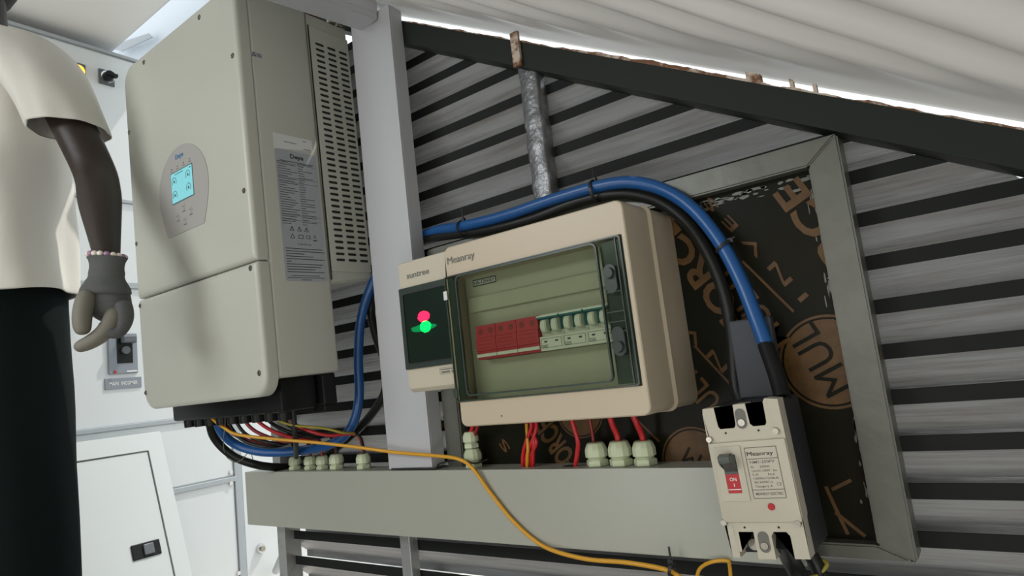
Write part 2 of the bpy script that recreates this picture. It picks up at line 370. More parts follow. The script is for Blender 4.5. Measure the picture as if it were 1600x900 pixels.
def medal(c, r, word):
    ctr = at(*c, y=PB); k = 48; bm = B()
    V = [[bm.verts.new(ctr + Vector((math.cos(2 * PI * i / k) * r_, -.0004, math.sin(2 * PI * i / k) * r_))) for i in range(k)] for r_ in (r, r * .945)]
    for i in range(k): bm.faces.new((V[0][i], V[0][(i + 1) % k], V[1][(i + 1) % k], V[1][i]))
    cyl(bm, ctr, ctr + Vector((0, -.0004, 0)), r * .90, n=48); obj('printed_medallion', bm, M['ochre'], t, True)
medal((1295, 565), .0555, ''); medal((1086, 722), .046, ''); medal((905, 642), .040, '')
barline((1305, 800), (1352, 838), .004); barline((1290, 760), (1325, 835), .004); barline((1300, 765), (1330, 750), .004)
bprint('MUL', (1338, 600), (1268, 500), .036, .0, 'board', dy=.0009)
bprint('M', (1098, 712), (1076, 698), .022, .0, 'board', dy=.0009)
random.seed(7); bm = B()                                # scuffs of grey paint on the board's rim
for i in range(90):
    if i % 2: x_ = random.uniform(.60, .782); z_ = .179 - abs(random.gauss(0, .006)); w = random.uniform(.003, .016); h = random.uniform(.0008, .003)
    else: x_ = .782 - abs(random.gauss(0, .004)); z_ = random.uniform(-.22, .17); w = random.uniform(.0006, .002); h = random.uniform(.002, .012)
    k = 7; pts = [(x_ + w * math.cos(2 * PI * j / k) * random.uniform(.5, 1), PB, z_ + h * math.sin(2 * PI * j / k) * random.uniform(.5, 1)) for j in range(k)]
    prism(bm, pts, (0, -1, 0), .0003)
obj('paint_scuffs', bm, M['frame'], t, True)['kind'] = 'stuff'

# ================================================================== TRUNKING
def trunking(name, label, x0, x1, y0, y1, z0, z1, m, lid='front'):
    t = thing(name, label, 'trunking', (x0, y1, z0))
    bm = B(); box(bm, x0, x1, y0 + .003, y1, z0 + .0015, z1, .0012); obj('duct', bm, m, t, True)
    bm = B(); box(bm, x0, x1, y0, y0 + .0026, z0, z1 + .0004, .001); obj('lid', bm, m, t, True)
    return t
TZ = -.1569
trunking('cable_trunking', 'wide grey-white horizontal cable trunking below the enclosures', -.398, .715, -.0535, -.001, -.2652, TZ, M['trunk'])
trunking('cable_trunking', 'tall lilac-grey vertical cable trunking right of the inverter', .0519, .1552, -.0535, -.0215, TZ + .0025, .668, M['pillar'])
# overhead trunking running forward from the top of the upright
P1 = at(590, 30, y=-.057); P2 = at(502, 0, z=P1.z); d = (P2 - P1).normalized(); s = Vector((0, 0, 1)).cross(d).normalized(); s = s if s.x < 0 else -s
t = thing('cable_trunking', 'lilac-grey overhead trunking meeting the top of the upright trunking', 'trunking', P1)
bm = B(); pr = [P1, P1 + Vector((0, 0, .034)), P1 + Vector((0, 0, .034)) + s * .05, P1 + s * .05]; prism(bm, pr, d, 1.1)
bmesh.ops.bevel(bm, geom=list(bm.edges), offset=.0015, segments=2, affect='EDGES'); obj('duct', bm, M['pillar'], t, True)
bm = B(); e = s * -.0012; prism(bm, [P1 + e + Vector((0, 0, .012)), P1 + e + Vector((0, 0, .0355)), P1 + Vector((0, 0, .0355)), P1 + Vector((0, 0, .012))], d, 1.1); obj('lid', bm, M['pillar'], t, True)

# ================================================================== INVERTER (local frame: right-back-bottom corner at origin)
a, b_, c_ = .02994511805, .0084688084, -.01039988841
IR = Matrix.Rotation(c_, 3, 'Z') @ Matrix.Rotation(b_, 3, 'Y') @ Matrix.Rotation(a, 3, 'X')
inv = thing('hybrid_inverter', 'large off-white wall-mounted inverter with an oval display and lit screen', 'inverter', (0, 0, 0), IR)
IW, ID, IH, CD = .4245, .2429, .7009, .0235
F = -ID; XC = 1e-4
bm = B(); box(bm, -IW + .004, 0, -ID + CD + .001, -.098, .026, IH - .002, .006, 3); obj('body', bm, M['enamel'], inv, smooth=.7)
bm = B()
prism(bm, [(-.004, -.099, .182), (-.004, -.001, .1925), (-.004, -.001, .699), (-.004, -.099, .699)], (-1, 0, 0), IW - .012); bmesh.ops.bevel(bm, geom=list(bm.edges), offset=.003, segments=2, affect='EDGES')
obj('rear_housing', bm, M['enamel'], inv, smooth=.7)
def cover(z0, z1, rb, rt):
    """cover plate with rounded outer corners, dished rim"""
    bm = B(); n = 8; pts = []
    for cx, cz, a0, r in ((0, z1, 0, rt), (-IW, z1, 90, rt), (-IW, z0, 180, rb), (0, z0, 270, rb)):
        sx = -1 if cx == 0 else 1; sz = -1 if cz == z1 else 1
        for i in range(n + 1):
            an = math.radians(a0 + 90 * i / n); pts.append((cx + sx * r + r * math.cos(an), cz + sz * r + r * math.sin(an)))
    ctr = ((-IW) / 2, (z0 + z1) / 2)
    def inset(d): 
        return [(x + (d if x < ctr[0] else -d), z + (d if z < ctr[1] else -d)) for x, z in pts]
    rings = [[(x, -ID + CD, z) for x, z in pts]]
    for k in range(6):
        an = k / 5 * PI / 2; e = .008; rings.append([(x, -ID + e * (1 - math.sin(an)), z) for x, z in inset(e * (1 - math.cos(an)))])
    loft(bm, rings); return bm
seam = .2191
fc = obj('front_cover', cover(seam + .0012, IH, .003, .035), M['enamel'], inv, smooth=.6)
lc = obj('lower_cover', cover(0, seam - .0012, .035, .003), M['enamel'], inv, smooth=.6)
def screw(x, z, par):
    bm = B(); cyl(bm, (x, F - .0001, z), (x, F - .0002, z), .0048, n=20, mi=1); cyl(bm, (x, F - .0002, z), (x, F - .0016, z), .0036, .003, n=18)
    cyl(bm, (x, F - .0016, z), (x, F - .00165, z), .0014, n=6, mi=1); obj('screw', bm, [M['screw'], M['dark']], par, smooth=.6)
for x, z in ((-.3292, .682), (-.1117, .682), (-.0167, .572), (-.0167, .338), (-.4128, .5634), (-.4128, .3313)): screw(x, z, fc)
for x, z in ((-.0167, .2085), (-.0167, .0382), (-.4142, .2056), (-.4142, .0335)): screw(x, z, lc)
# display
disp_c = -.2125
dl, dr = -.3031, -.1219; dcx = (dl + dr) / 2; zt, zw, zb_ = .4746, .392, .3135; pts = []
for i in range(41):                                     # pointed-arch oval with a flat foot
    an = PI * i / 40; pts.append((dcx + (dr - dl) / 2 * math.cos(an), zw + (zt - zw) * math.sin(an)))
wb = .066
for i in range(1, 9):
    tt = i / 8; pts.append((dl + (dcx - wb - dl) * (1 - math.cos(tt * PI / 2)) ** 1.0, zw + (zb_ - zw) * math.sin(tt * PI / 2) if False else zw + (zb_ - zw) * tt))
for i in range(8, 0, -1):
    tt = i / 8; pts.append((dr + (dcx + wb - dr) * (1 - math.cos(tt * PI / 2)), zw + (zb_ - zw) * tt))
bm = B(); prism(bm, [(x, F, z) for x, z in pts], (0, -1, 0), .0010); dp = obj('display_panel', bm, M['grey_panel'], inv)
F2 = F - .0010; sx0, sx1, sz0, sz1 = -.2510, -.1740, .3728, .4285
bm = B(); box(bm, sx0 - .002, sx1 + .002, F2 - .0005, F2, sz0 - .002, sz1 + .002); obj('screen_bezel', bm, M['bezel'], dp)
bm = B(); box(bm, sx0, sx1, F2 - .0009, F2 - .0004, sz0, sz1, mi=0); sc = obj('screen', bm, M['screen'], dp)
bm = B()
for cx, cz in ((-.2395, .4125), (-.1885, .4130), (-.2395, .3865), (-.1885, .3890)):
    k = 16; r = .0078
    arc = [Vector((cx + r * math.cos(math.radians(-40 + 260 * i / k)), F2 - .0009, cz + r * math.sin(math.radians(-40 + 260 * i / k)))) for i in range(k + 1)]
    for p_, q_ in zip(arc, arc[1:]): strip(bm, p_, q_, .0011, (0, -1, 0), th=.0003)
    text(bm, 'G' if cz < .39 and cx < -.2 else 'B', (cx - .0022, F2 - .0009, cz - .003), (.0045, 0, 0), (0, 0, .005)) if False else prism(bm, [(cx - .0025, F2 - .0009, cz - .0025), (cx + .0025, F2 - .0009, cz - .0025), (cx + .0025, F2 - .0009, cz + .001), (cx, F2 - .0009, cz + .0032), (cx - .0025, F2 - .0009, cz + .001)], (0, -1, 0), .0003)
strip(bm, (-.235, F2 - .0009, .4245), (-.205, F2 - .0009, .4245), .0012, (0, -1, 0)); strip(bm, (-.182, F2 - .0009, .4245), (-.177, F2 - .0009, .4245), .002, (0, -1, 0))
obj('screen_icons', bm, M['bezel'], dp)
bm = B(); text(bm, 'Deye', (-.2303, F2, .4525), (.0291, 0, 0), (0, 0, .0085), .025); obj('logo', bm, M['blue_ink'], dp)
for i in range(4):
    x_ = -.2479 + i * .0227; z_ = .4382 + i * .0005
    bm = B(); cyl(bm, (x_, F2, z_), (x_, F2 - .0006, z_), .0011, n=12); strip(bm, (x_ - .004, F2, z_ - .0045), (x_ + .004, F2, z_ - .0045), .0007, (0, -1, 0)); obj('status_light', bm, M['ink'], dp)
for x_, z_ in ((-.2135, .3595), (-.1889, .3480), (-.2367, .3465), (-.2121, .3345)):
    bm = B(); cyl(bm, (x_, F2, z_), (x_, F2 - .0008, z_), .0062, .0058, n=24, mi=0)
    strip(bm, (x_ - .003, F2 - .0008, z_), (x_ + .003, F2 - .0008, z_), .0012, (0, -1, 0), 1); strip(bm, (x_ - .005, F2, z_ - .009), (x_ + .005, F2, z_ - .009), .0018, (0, -1, 0), 1); obj('button', bm, [M['grey_panel'], M['grey_ink']], dp)
# side: recessed vent panel with slots
bm = B()
box(bm, -.0039, -.0008, -.0935, -.0025, .205, .6735, .0012)
for col in range(3):
    y0 = -.0820 + col * .0272; y1 = y0 + .0195
    for r_ in range(38):
        z_ = .6410 - r_ * (.6410 - .2268) / 37
        pts = []
        for cy, a0 in ((y1 - .0024, -90), (y0 + .0024, 90)):
            for i in range(5): an = math.radians(a0 + 45 * i); pts.append((-.0008, cy + .0024 * math.cos(an), z_ + .0024 * math.sin(an)))
        prism(bm, pts, (1, 0, 0), .0002, 1)
prism(bm, [(-.0030, -.0965, .19), (-.0030, -.0955, .19), (-.0030, -.0935, .674), (-.0030, -.0945, .674)], (1, 0, 0), .0024, 1)
obj('vent_panel', bm, [M['enamel'], M['dark']], inv)
# rating label on side face
NX = (1, 0, 0); SX = .0004
bm = B(); prism(bm, [(0, y_, z_) for y_, z_ in rrect(-.1905, -.1065, .1855, .4165, .005)], (1, 0, 0), SX); lab = obj('rating_label', bm, M['label_grey'], inv)
bm = B(); text(bm, 'Deye', (SX, -.1610, .4030), (0, .0270, 0), (0, 0, .0075), .03)
random.seed(3); z_ = .3945
def sideline(y0, y1, z, w=.0008): strip(bm, (SX, y0, z), (SX, y1, z), w, NX, th=.0002)
sideline(-.182, -.114, .3965, .0011)
while z_ > .285:
    sideline(-.1875, -.1875 + random.uniform(.015, .038), z_, .00095); sideline(-.1475, -.1475 + random.choice((.010, .013, .03)), z_, .0009)
    if random.random() < .22: sideline(-.1885, -.1085, z_ - .0018, .0004)
    z_ -= .0042
for i in range(3):
    y_ = -.170 + i * .0145
    for p_, q_ in (((y_ - .004, .2735), (y_ + .004, .2735)), ((y_ + .004, .2735), (y_, .281)), ((y_, .281), (y_ - .004, .2735)), ((y_, .2755), (y_, .2785))): strip(bm, (SX, *p_), (SX, *q_), .0009, NX, th=.0002)
y_ = -.170
for p_, q_ in (((y_ - .004, .2600), (y_ + .004, .2600)), ((y_ + .004, .2600), (y_, .2675)), ((y_, .2675), (y_ - .004, .2600))): strip(bm, (SX, *p_), (SX, *q_), .0009, NX, th=.0002)
for p_, q_ in (((-.158, .2605), (-.149, .2605)), ((-.149, .2605), (-.149, .2665)), ((-.149, .2665), (-.158, .2665)), ((-.158, .2665), (-.158, .2605))): strip(bm, (SX, *p_), (SX, *q_), .0009, NX, th=.0002)
text(bm, 'CE', (SX, -.144, .2605), (0, .0105, 0), (0, 0, .0065)); text(bm, 'X', (SX, -.128, .262), (0, .006, 0), (0, 0, .0065)); strip(bm, (SX, -.129, .2585), (SX, -.121, .2585), .0016, NX)
text(bm, '5 Years Warranty', (SX, -.161, .2490), (0, .027, 0), (0, 0, .0025), .01)
z_ = .2420
for i, (a0, a1) in enumerate(((-.186, -.112), (-.186, -.108), (-.186, -.150), (-.186, -.132), (-.186, -.110), (-.186, -.177), (-.186, -.114), (-.186, -.117), (-.186, -.130), (-.186, -.112))): sideline(a0, a1, z_, .0012); z_ -= .0045
for a0, a1 in ((-.178, -.122), (-.186, -.112), (-.160, -.140)): sideline(a0, a1, z_ - .002, .0010); z_ -= .0035
obj('printed_lines', bm, M['ink'], lab)
bm = B(); prism(bm, [(0, -.1905, .4160), (0, -.1120, .4240), (0, -.1120, .4440), (0, -.1905, .4440)], (1, 0, 0), .0003); sl = obj('serial_label', bm, M['label_white'], inv)
bm = B()
for z_, a0, a1 in ((.4315, -.170, -.145), (.4390, -.132, -.124), (.4245, -.131, -.117)): strip(bm, (.0003, a0, z_), (.0003, a1, z_), .0012, NX, th=.0002)
obj('printed_lines', bm, M['grey_ink'], sl)
bm = B(); prism(bm, [(.00003, -.2190, .5735), (.00003, -.1985, .5735), (.00003, -.1985, .5815), (.00003, -.2190, .5815)], (1, 0, 0), .0004)
for p_, q_ in (((-.217, .5748), (-.210, .5748)), ((-.210, .5748), (-.2135, .5808)), ((-.2135, .5808), (-.217, .5748)), ((-.208, .5790), (-.200, .5790)), ((-.208, .5762), (-.200, .5762))): strip(bm, (.0004, *p_), (.0004, *q_), .001, NX, 1, th=.0002)
obj('warning_label', bm, [M['label_grey'], M['ink']], inv)
# lifting bracket / antenna stud on the top rear edge
bm = B(); cyl(bm, (-.006, -.034, .6985), (-.006, -.034, .709), .009, n=6); cyl(bm, (-.006, -.034, .709), (-.006, -.034, .713), .006, n=16); box(bm, -.012, .0, -.022, -.012, .698, .712, .001); obj('hanging_bolt', bm, M['zinc'], inv)
# connector gland block under the body
bm = B(); box(bm, -.395, -.02, -.205, -.135, -.030, .026, .006); 
for i in range(9): cyl(bm, (-.365 + i * .040, -.185, -.030), (-.365 + i * .040, -.185, -.044), .012, .011, n=14)
obj('connector_block', bm, M['black_plastic'], inv, smooth=.7)
bm = B(); box(bm, -.075, -.008, -.130, -.103, -.028, .0255, .003); box(bm, -.05, -.012, -.128, -.106, -.040, -.027, .002); obj('switch_block', bm, M['black_plastic'], inv)
# red strap lying on the inverter's top
bm = B(); q_ = [IR @ Vector(v) for v in ((-.006, -.120, IH + .0005), (-.006, -.066, IH + .0005), (-.040, -.066, IH + .0005), (-.040, -.120, IH + .0005))]
prism(bm, q_, IR @ Vector((0, 0, 1)), .007); tag(obj('strap', bm, M['dkred'], loc=q_[0]), 'dark red strap lying on top of the inverter', 'strap')

# ================================================================== MEANRAY ENCLOSURE
X0, X1, Z0, Z1 = .3002, .5937, -.0829, .1776
en = thing('breaker_enclosure', 'large cream breaker enclosure with a smoky hinged door and breakers inside', 'enclosure', (X0, 0, Z0))
bm = B()                                                # rear tub, tapering out to the back, with lip
o_ = rrect(X0 + .001, X1 + .002, Z0, Z1, .012); i_ = rrect(X0 + .006, X1 - .004, Z0 + .005, Z1 - .005, .010)
def yr(pp, y): return [(x, y, z) for x, z in pp]
loft(bm, [yr(rrect(X0 - .002, X1 + .006, Z0 - .001, Z1 + .001, .014), -.0012), yr(rrect(X0, X1 + .003, Z0, Z1, .013), -.062), yr(rrect(X0 + .006, X1 - .004, Z0 + .006, Z1 - .006, .010), -.062), yr(rrect(X0 + .006, X1 - .004, Z0 + .006, Z1 - .006, .010), -.010)])
obj('rear_tub', bm, M['cream'], en, True, smooth=.6)
DZ0, DZ1, DX0, DX1 = -.0480, .1345, .2975, .5870        # door opening
def four(x0, x1, z0, z1): return rrect(x0, x1, z0, z1, .0015)
bm = B()
YF = -.1353
loft(bm, [yr(four(DX0 + .004, DX1 - .002, DZ0 + .002, DZ1 - .002), -.096), yr(four(DX0 + .002, DX1, DZ0, DZ1), YF + .006), yr(four(DX0 + .002, DX1, DZ0, DZ1), YF), yr(rrect(X0 + .002, X1 - .002, Z0 + .002, Z1 - .002, .009), YF), yr(rrect(X0 + .0006, X1 - .0006, Z0 + .0006, Z1 - .0006, .0105), YF + .0012), yr(rrect(X0, X1, Z0, Z1, .011), YF + .004), yr(rrect(X0 - .0005, X1 + .0015, Z0 - .0003, Z1 + .0003, .012), -.070), yr(rrect(X0 - .003, X1 + .005, Z0 - .0025, Z1 + .0025, .014), -.066), yr(rrect(X0 - .003, X1 + .005, Z0 - .0025, Z1 + .0025, .014), -.0625), yr(rrect(X0 + .001, X1 + .001, Z0 + .001, Z1 - .001, .012), -.0622)], cap=False)
fcv = obj('front_cover', bm, M['cream'], en, True, smooth=.5)
bm = B()
for k in range(3): text(bm, 'Meanray', (.3056 + k * .0004, YF, .1515), (.0520, 0, 0), (0, 0, .0105), 0, lift=.0004 + k * .00003)
obj('logo', bm, M['grey_ink'], fcv, True)
bm = B(); cyl(bm, (.3745, YF - .0002, -.071), (.3745, YF - .0004, -.071), .0011, n=12); obj('pin_hole', bm, M['dark'], fcv, True)
# inner dead-front with step and slot for the breakers
bm = B(); yI = -.103
box(bm, X0 + .008, X1 - .008, yI, yI + .003, .0565, Z1 - .045); box(bm, X0 + .008, X1 - .008, yI, yI + .003, Z0 + .036, .0075)
box(bm, X0 + .008, .3345, yI, yI + .003, .0075, .0565); box(bm, .5515, X1 - .008, yI, yI + .003, .0075, .0565)
box(bm, X0 + .014, X1 - .014, yI - .006, yI, .078, .101, .002)
ip = obj('inner_cover', bm, M['cream_in'], en, True)
bm = B(); box(bm, .323, .3665, yI - .0004, yI, .1165, .1265, mi=1); box(bm, .3245, .365, yI - .0006, yI - .0003, .118, .125, mi=0)
text(bm, 'HA-12WAY', (.3258, yI - .0007, .1190), (.0380, 0, 0), (0, 0, .0050), .02, mi=1, lift=.0002); obj('type_label', bm, [M['label_white'], M['ink']], ip, True)
# smoky door: tinted frame plate with clear window, grooves, knobs, hinge
yD = YF - .0015
WX0, WX1, WZ0, WZ1 = .3185, .5515, -.0400, .1315
bm = B(); ringplate(bm, rrect(DX0 + .001, DX1 - .002, DZ0 + .001, DZ1 - .001, .004), rrect(WX0, WX1, WZ0, WZ1, .008), yD - .0015, yD + .0015)
door = obj('door', bm, M['door_tint'], en, True)
bm = B(); ringplate(bm, rrect(WX0 - .0004, WX1 + .0004, WZ0 - .0004, WZ1 + .0004, .0083), rrect(WX0 + .0018, WX1 - .0018, WZ0 + .0018, WZ1 - .0018, .0070), yD - .0018, yD + .0030); ringplate(bm, rrect(DX0 + .0006, DX1 - .0016, DZ0 + .0006, DZ1 - .0006, .004), rrect(DX0 + .0022, DX1 - .0036, DZ0 + .0022, DZ1 - .0022, .004), yD - .0017, yD + .0030)
box(bm, DX0 + .003, DX0 + .016, yD + .002, yD + .004, DZ0 + .004, DZ1 - .004); box(bm, WX1 + .002, DX1 - .006, yD + .006, yD + .008, DZ0 + .004, DZ1 - .004)
for z_ in (.018, .042, .066, .030): box(bm, WX1 + .004, DX1 - .008, yD - .0022, yD - .0012, z_, z_ + .0012)
box(bm, .5778, .5792, yD - .0021, yD + .001, DZ0 + .004, DZ1 - .004)
obj('door_rim', bm, M['smoke'], door, True)
bm = B(); prism(bm, [(x, yD, z) for x, z in rrect(WX0, WX1, WZ0, WZ1, .008)], (0, -1, 0), .0008); obj('window_pane', bm, M['window_clear'], door, True)
for z_ in (.0895, .0005):
    bm = B(); prism(bm, [(x, yD, z) for x, z in rrect(.5585, .5745, z_ - (.024 if z_ > .05 else .011), z_ + (.011 if z_ > .05 else .024), .0078, 8)], (0, -1, 0), .0035); cyl(bm, (.5665, yD - .0035, z_), (.5665, yD - .0085, z_), .0072, .0062, n=24)
    bmesh.ops.bevel(bm, geom=[e for e in bm.edges if e.calc_length() < .004], offset=.0003, affect='EDGES') if False else None
    obj('door_knob', bm, M['smoke2'], door, True, smooth=.7)
for z_ in (.100, -.041):
    bm = B(); box(bm, DX0 - .0025, DX0 + .0045, yD - .003, yD - .0012, z_, z_ + .013, .0007); obj('hinge_pin', bm, M['label_white'] if z_ > 0 else M['smoke'], door, True)
# DIN modules (each one could be lifted out)
def red_module(x):
    t = thing('surge_arrester', None, 'circuit breaker', (x, -.1, .0075), group='red modules in the cream enclosure')
    bm = B(); w = .0357; box(bm, x, x + w, -.124, -.060, .0080, .0560, .0008)
    box(bm, x, x + w, -.1262, -.1235, .0195, .0385, .0008)
    for k in range(2):
        cx = x + .009 + k * .018; cyl(bm, (cx, -.1241, .0475), (cx, -.1243, .0475), .0042, n=18, mi=3)
    obj('housing', bm, [M['red_dim'], M['mcb'], M['dark'], M['dkred']], t, True)
    bm = B(); box(bm, x + .0003, x + w - .0003, -.1268, -.124, .0112, .0158, .0004); obj('label_strip', bm, M['mcb'], t, True)
    bm = B()
    for k in range(3): strip(bm, (x + .004, -.1262, .0235 + k * .0052), (x + .030, -.1262, .0235 + k * .0052), .0007, (0, -1, 0))
    obj('printed_lines', bm, M['dkred'], t, True); return t
for i, lb in enumerate(('leftmost red surge arrester module in the cream enclosure', 'middle of three red surge arrester modules in the enclosure', 'red surge arrester module touching the white breakers')):
    red_module(.3352 + i * .0361)['label'] = lb
def mcb(x, lb):
    t = thing('miniature_breaker', lb, 'circuit breaker', (x, -.1, .0075), group='white breakers in the cream enclosure')
    w = .0357; bm = B(); box(bm, x, x + w, -.118, -.060, .0080, .0570, .0006); box(bm, x, x + w, -.1245, -.1175, .0080, .0270, .0006); obj('housing', bm, M['mcb'], t, True)
    bm = B(); box(bm, x + .0005, x + w - .0005, -.1205, -.1178, .0335, .0530, .0004); box(bm, x + .0005, x + w - .0005, -.1285, -.1178, .0500, .0535, .0008); obj('teal_band', bm, M['teal'], t, True)
    bm = B(); box(bm, x + .001, x + w - .001, -.1292, -.1280, .0525, .0545, .0003); obj('tie_bar', bm, M['white_ink'], t, True)
    for k in range(2):
        cx = x + .0115 + k * .0170; bm = B(); pr = [(cx - .0055, y_, z_) for y_, z_ in ((-.118, .0300), (-.1290, .0330), (-.1310, .0400), (-.1285, .0480), (-.1205, .0505), (-.118, .0500))]
        prism(bm, pr, (1, 0, 0), .0095); bmesh.ops.bevel(bm, geom=list(bm.edges), offset=.0012, segments=2, affect='EDGES'); obj('toggle', bm, M['mcb'], t, True, smooth=.8)
    bm = B()
    for p_, q_ in (((.002, .0120), (.0335, .0120)), ((.0335, .0120), (.0335, .0240)), ((.0335, .0240), (.002, .0240)), ((.002, .0240), (.002, .0120))): strip(bm, (x + p_[0], -.1245, p_[1]), (x + q_[0], -.1245, q_[1]), .0004, (0, -1, 0))
    for k in range(2): strip(bm, (x + .007 + k * .017, -.1245, .0200), (x + .0115 + k * .017, -.1245, .0200), .0022, (0, -1, 0))
    for k in range(3): strip(bm, (x + .003, -.1245, .0155 - k * .0016), (x + .012, -.1245, .0155 - k * .0016), .0006, (0, -1, 0))
    obj('printed_marks', bm, M['ink'], t, True); return t
for i, lb in enumerate(('white double breaker next to the red modules', 'middle white double breaker in the cream enclosure', 'rightmost white double breaker beside the door edge')): mcb(.4437 + i * .0361, lb)

# ================================================================== SUNTREE ENCLOSURE
sx0, sx1, sz0_, sz1_ = .182, .2965, -.0275, .1785; SY = -.116
su = thing('meter_enclosure', 'small cream enclosure with a dark window showing red and green lights', 'enclosure', (sx0, -.0535, sz0_))
bm = B()
loft(bm, [[(x, -.0545, z) for x, z in rrect(sx0 + .006, sx1, sz0_ + .012, sz1_ - .002, .002)], [(x, -.078, z) for x, z in rrect(sx0 + .004, sx1, sz0_ + .010, sz1_ - .001, .002)], [(x, -.080, z) for x, z in rrect(sx0, sx1, sz0_ + .002, sz1_, .003)], [(x, -.108, z) for x, z in rrect(sx0, sx1, sz0_, sz1_, .004)], [(x, SY + .0015, z) for x, z in rrect(sx0 + .0004, sx1, sz0_ + .0045, sz1_ - .0006, .004)], [(x, SY, z) for x, z in rrect(sx0 + .002, sx1, sz0_ + .0065, sz1_ - .002, .004)]])
hs = obj('housing', bm, M['sun'], su, True, smooth=.5)
bm = B(); text(bm, 'suntree', (.2010, SY, .1505), (.0490, 0, 0), (0, 0, .0090), .022); obj('logo', bm, M['grey_ink'], hs, True)
bm = B(); box(bm, sx0 + .0008, sx1 - .006, SY - .0040, SY - .0002, .0085, .1365, .0015); wn = obj('window_frame', bm, M['smoke2'], su, True)
bm = B(); ringplate(bm, rrect(sx0 + .010, sx1 - .013, .0165, .1265, .006), rrect(sx0 + .0112, sx1 - .0142, .0177, .1253, .005), SY - .0052, SY - .004); obj('window_groove', bm, M['dark'], wn, True)
bm = B(); box(bm, sx0 + .0112, sx1 - .0142, SY - .0060, SY - .0055, .0177, .1253); obj('window_pane', bm, M['sun_tint'], wn, True)
def blob(cx, cz, rx, rz, y_, bmm, rag=0.):
    k = 28; prism(bmm, [(cx + rx * math.cos(2 * PI * i / k) * (1 + rag * random.uniform(-1, 1)), y_, cz + rz * math.sin(2 * PI * i / k) * (1 + rag * random.uniform(-1, 1))) for i in range(k)], (0, -1, 0), .0004)
random.seed(5)
bm = B(); blob(.2330, .0860, .0125, .0085, SY - .0042, bm, .06); obj('red_readout', bm, M['led_r'], wn, True)
bm = B(); blob(.2350, .0700, .0115, .0090, SY - .0042, bm, .06); obj('green_readout', bm, M['led_g'], wn, True)
bm = B(); blob(.2300, .0690, .0260, .0055, SY - .0041, bm, .15); obj('green_glow_bar', bm, M['led_g2'], wn, True)
bm = B(); strip(bm, (.2520, SY, .0045), (.2830, SY, .0045), .0005, (0, -1, 0)); strip(bm, (.2520, SY, -.0050), (.2830, SY, -.0050), .0005, (0, -1, 0)); strip(bm, (.2520, SY, .0045), (.2520, SY, -.0050), .0005, (0, -1, 0)); strip(bm, (.2830, SY, .0045), (.2830, SY, -.0050), .0005, (0, -1, 0))
strip(bm, (.2535, SY, .0020), (.2815, SY, .0020), .0016, (0, -1, 0)); strip(bm, (.2550, SY, -.0020), (.2720, SY, -.0020), .0028, (0, -1, 0)); strip(bm, (.2750, SY, -.0020), (.2800, SY, -.0020), .0030, (0, -1, 0)); obj('small_label', bm, M['grey_ink'], hs, True)

# ================================================================== MOULDED CASE BREAKER
BR = Matrix.Rotation(math.radians(-2.5), 3, 'Y') @ Matrix.Rotation(math.radians(0), 3, 'Z')
BW, BH, BD = .081, .163, .091
br = thing('moulded_case_breaker', 'grey-white moulded case breaker with a black side and red ON switch', 'circuit breaker', (.6625, -.054, -.2375), BR)
yf = -BD
bm = B(); box(bm, .001, BW - .001, yf + .022, 0, .004, BH - .004, .0015); base = obj('base', bm, M['brk_side'], br)
# cover outline with terminal notches (front view)
def cpath():
    p = []
    p += [(0, .044), (.003, .044), (.003, .004), (.011, .004)]
    p += [(.011, .010), (.014, .010), (.014, .030), (.0295, .030), (.0295, .003)]
    p += [(.047, .003), (.047, .026), (.050, .030), (.0625, .030), (.0655, .026), (.0655, .004)]
    p += [(BW - .001, .004), (BW - .001, .040), (BW, .044), (BW, BH - .030), (BW, BH - .002), (.068, BH), (.066, BH - .003)]
    p += [(.0655, BH - .024), (.0635, BH - .027), (.0515, BH - .027), (.0485, BH - .024), (.0475, BH - .003), (.0345, BH - .003)]
    p += [(.0335, BH - .024), (.0315, BH - .027), (.0165, BH - .027), (.0145, BH - .024), (.0135, BH - .004), (.001, BH - .004)]
    p += [(0, BH - .010), (0, BH - .034), (.003, BH - .035), (.003, BH - .039), (0, BH - .040)]
    return p
cp = cpath()
def cfront(bm, pts, y0, y1, mi=0):
    a_ = [bm.verts.new((x, y0, z)) for x, z in pts]; c2 = [bm.verts.new((x, y1, z)) for x, z in pts]; k = len(pts)
    f1 = bm.faces.new(a_); f2 = bm.faces.new(c2[::-1])
    for i in range(k): bm.faces.new((a_[i], a_[(i + 1) % k], c2[(i + 1) % k], c2[i]))
    bmesh.ops.triangulate(bm, faces=[f1, f2])
bm = B(); cfront(bm, cp, yf + .003, yf + .024); cov = obj('cover', bm, M['brk'], br)
bm = B(); box(bm, .0005, BW - .0005, yf, yf + .0035, .0400, BH - .041, .001); obj('front_panel', bm, M['brk'], br, smooth=.5)
for cx_, cz in ((.0405, BH - .018), (.0385, .020)):
    bm = B(); prism(bm, [(cx_ + x, yf + .0029, cz + z) for x, z in rrect(-.0055, .0055, -.0105, .0105, .0054, 6)], (0, -1, 0), .0005); obj('centre_recess', bm, M['grey_ink'], br)
def bcyl(name, x, z, y0, y1, r0, r1, m): bm = B(); cyl(bm, (x, y0, z), (x, y1, z), r0, r1, n=20); obj(name, bm, M[m], br, smooth=.7)
for cx_, cz in ((.0405, BH - .022), (.0385, .0165)): bcyl('terminal_screw', cx_, cz, yf + .0024, yf + .001, .0040, .0036, 'zinc')
for cx_, cz in ((.0225, .0135), (.0560, .0135), (.0225, BH - .0135), (.0560, BH - .0135)): bcyl('terminal', cx_, cz, yf + .021, yf + .017, .0058, .0058, 'zinc')
for cx_, cz in ((.0735, BH - .0335), (.0760, .0390), (.0015, .0400), (.0030, BH - .0365)): bcyl('cover_screw', cx_, cz, yf + .0025, yf - .0012, .0036, .0030, 'zinc')
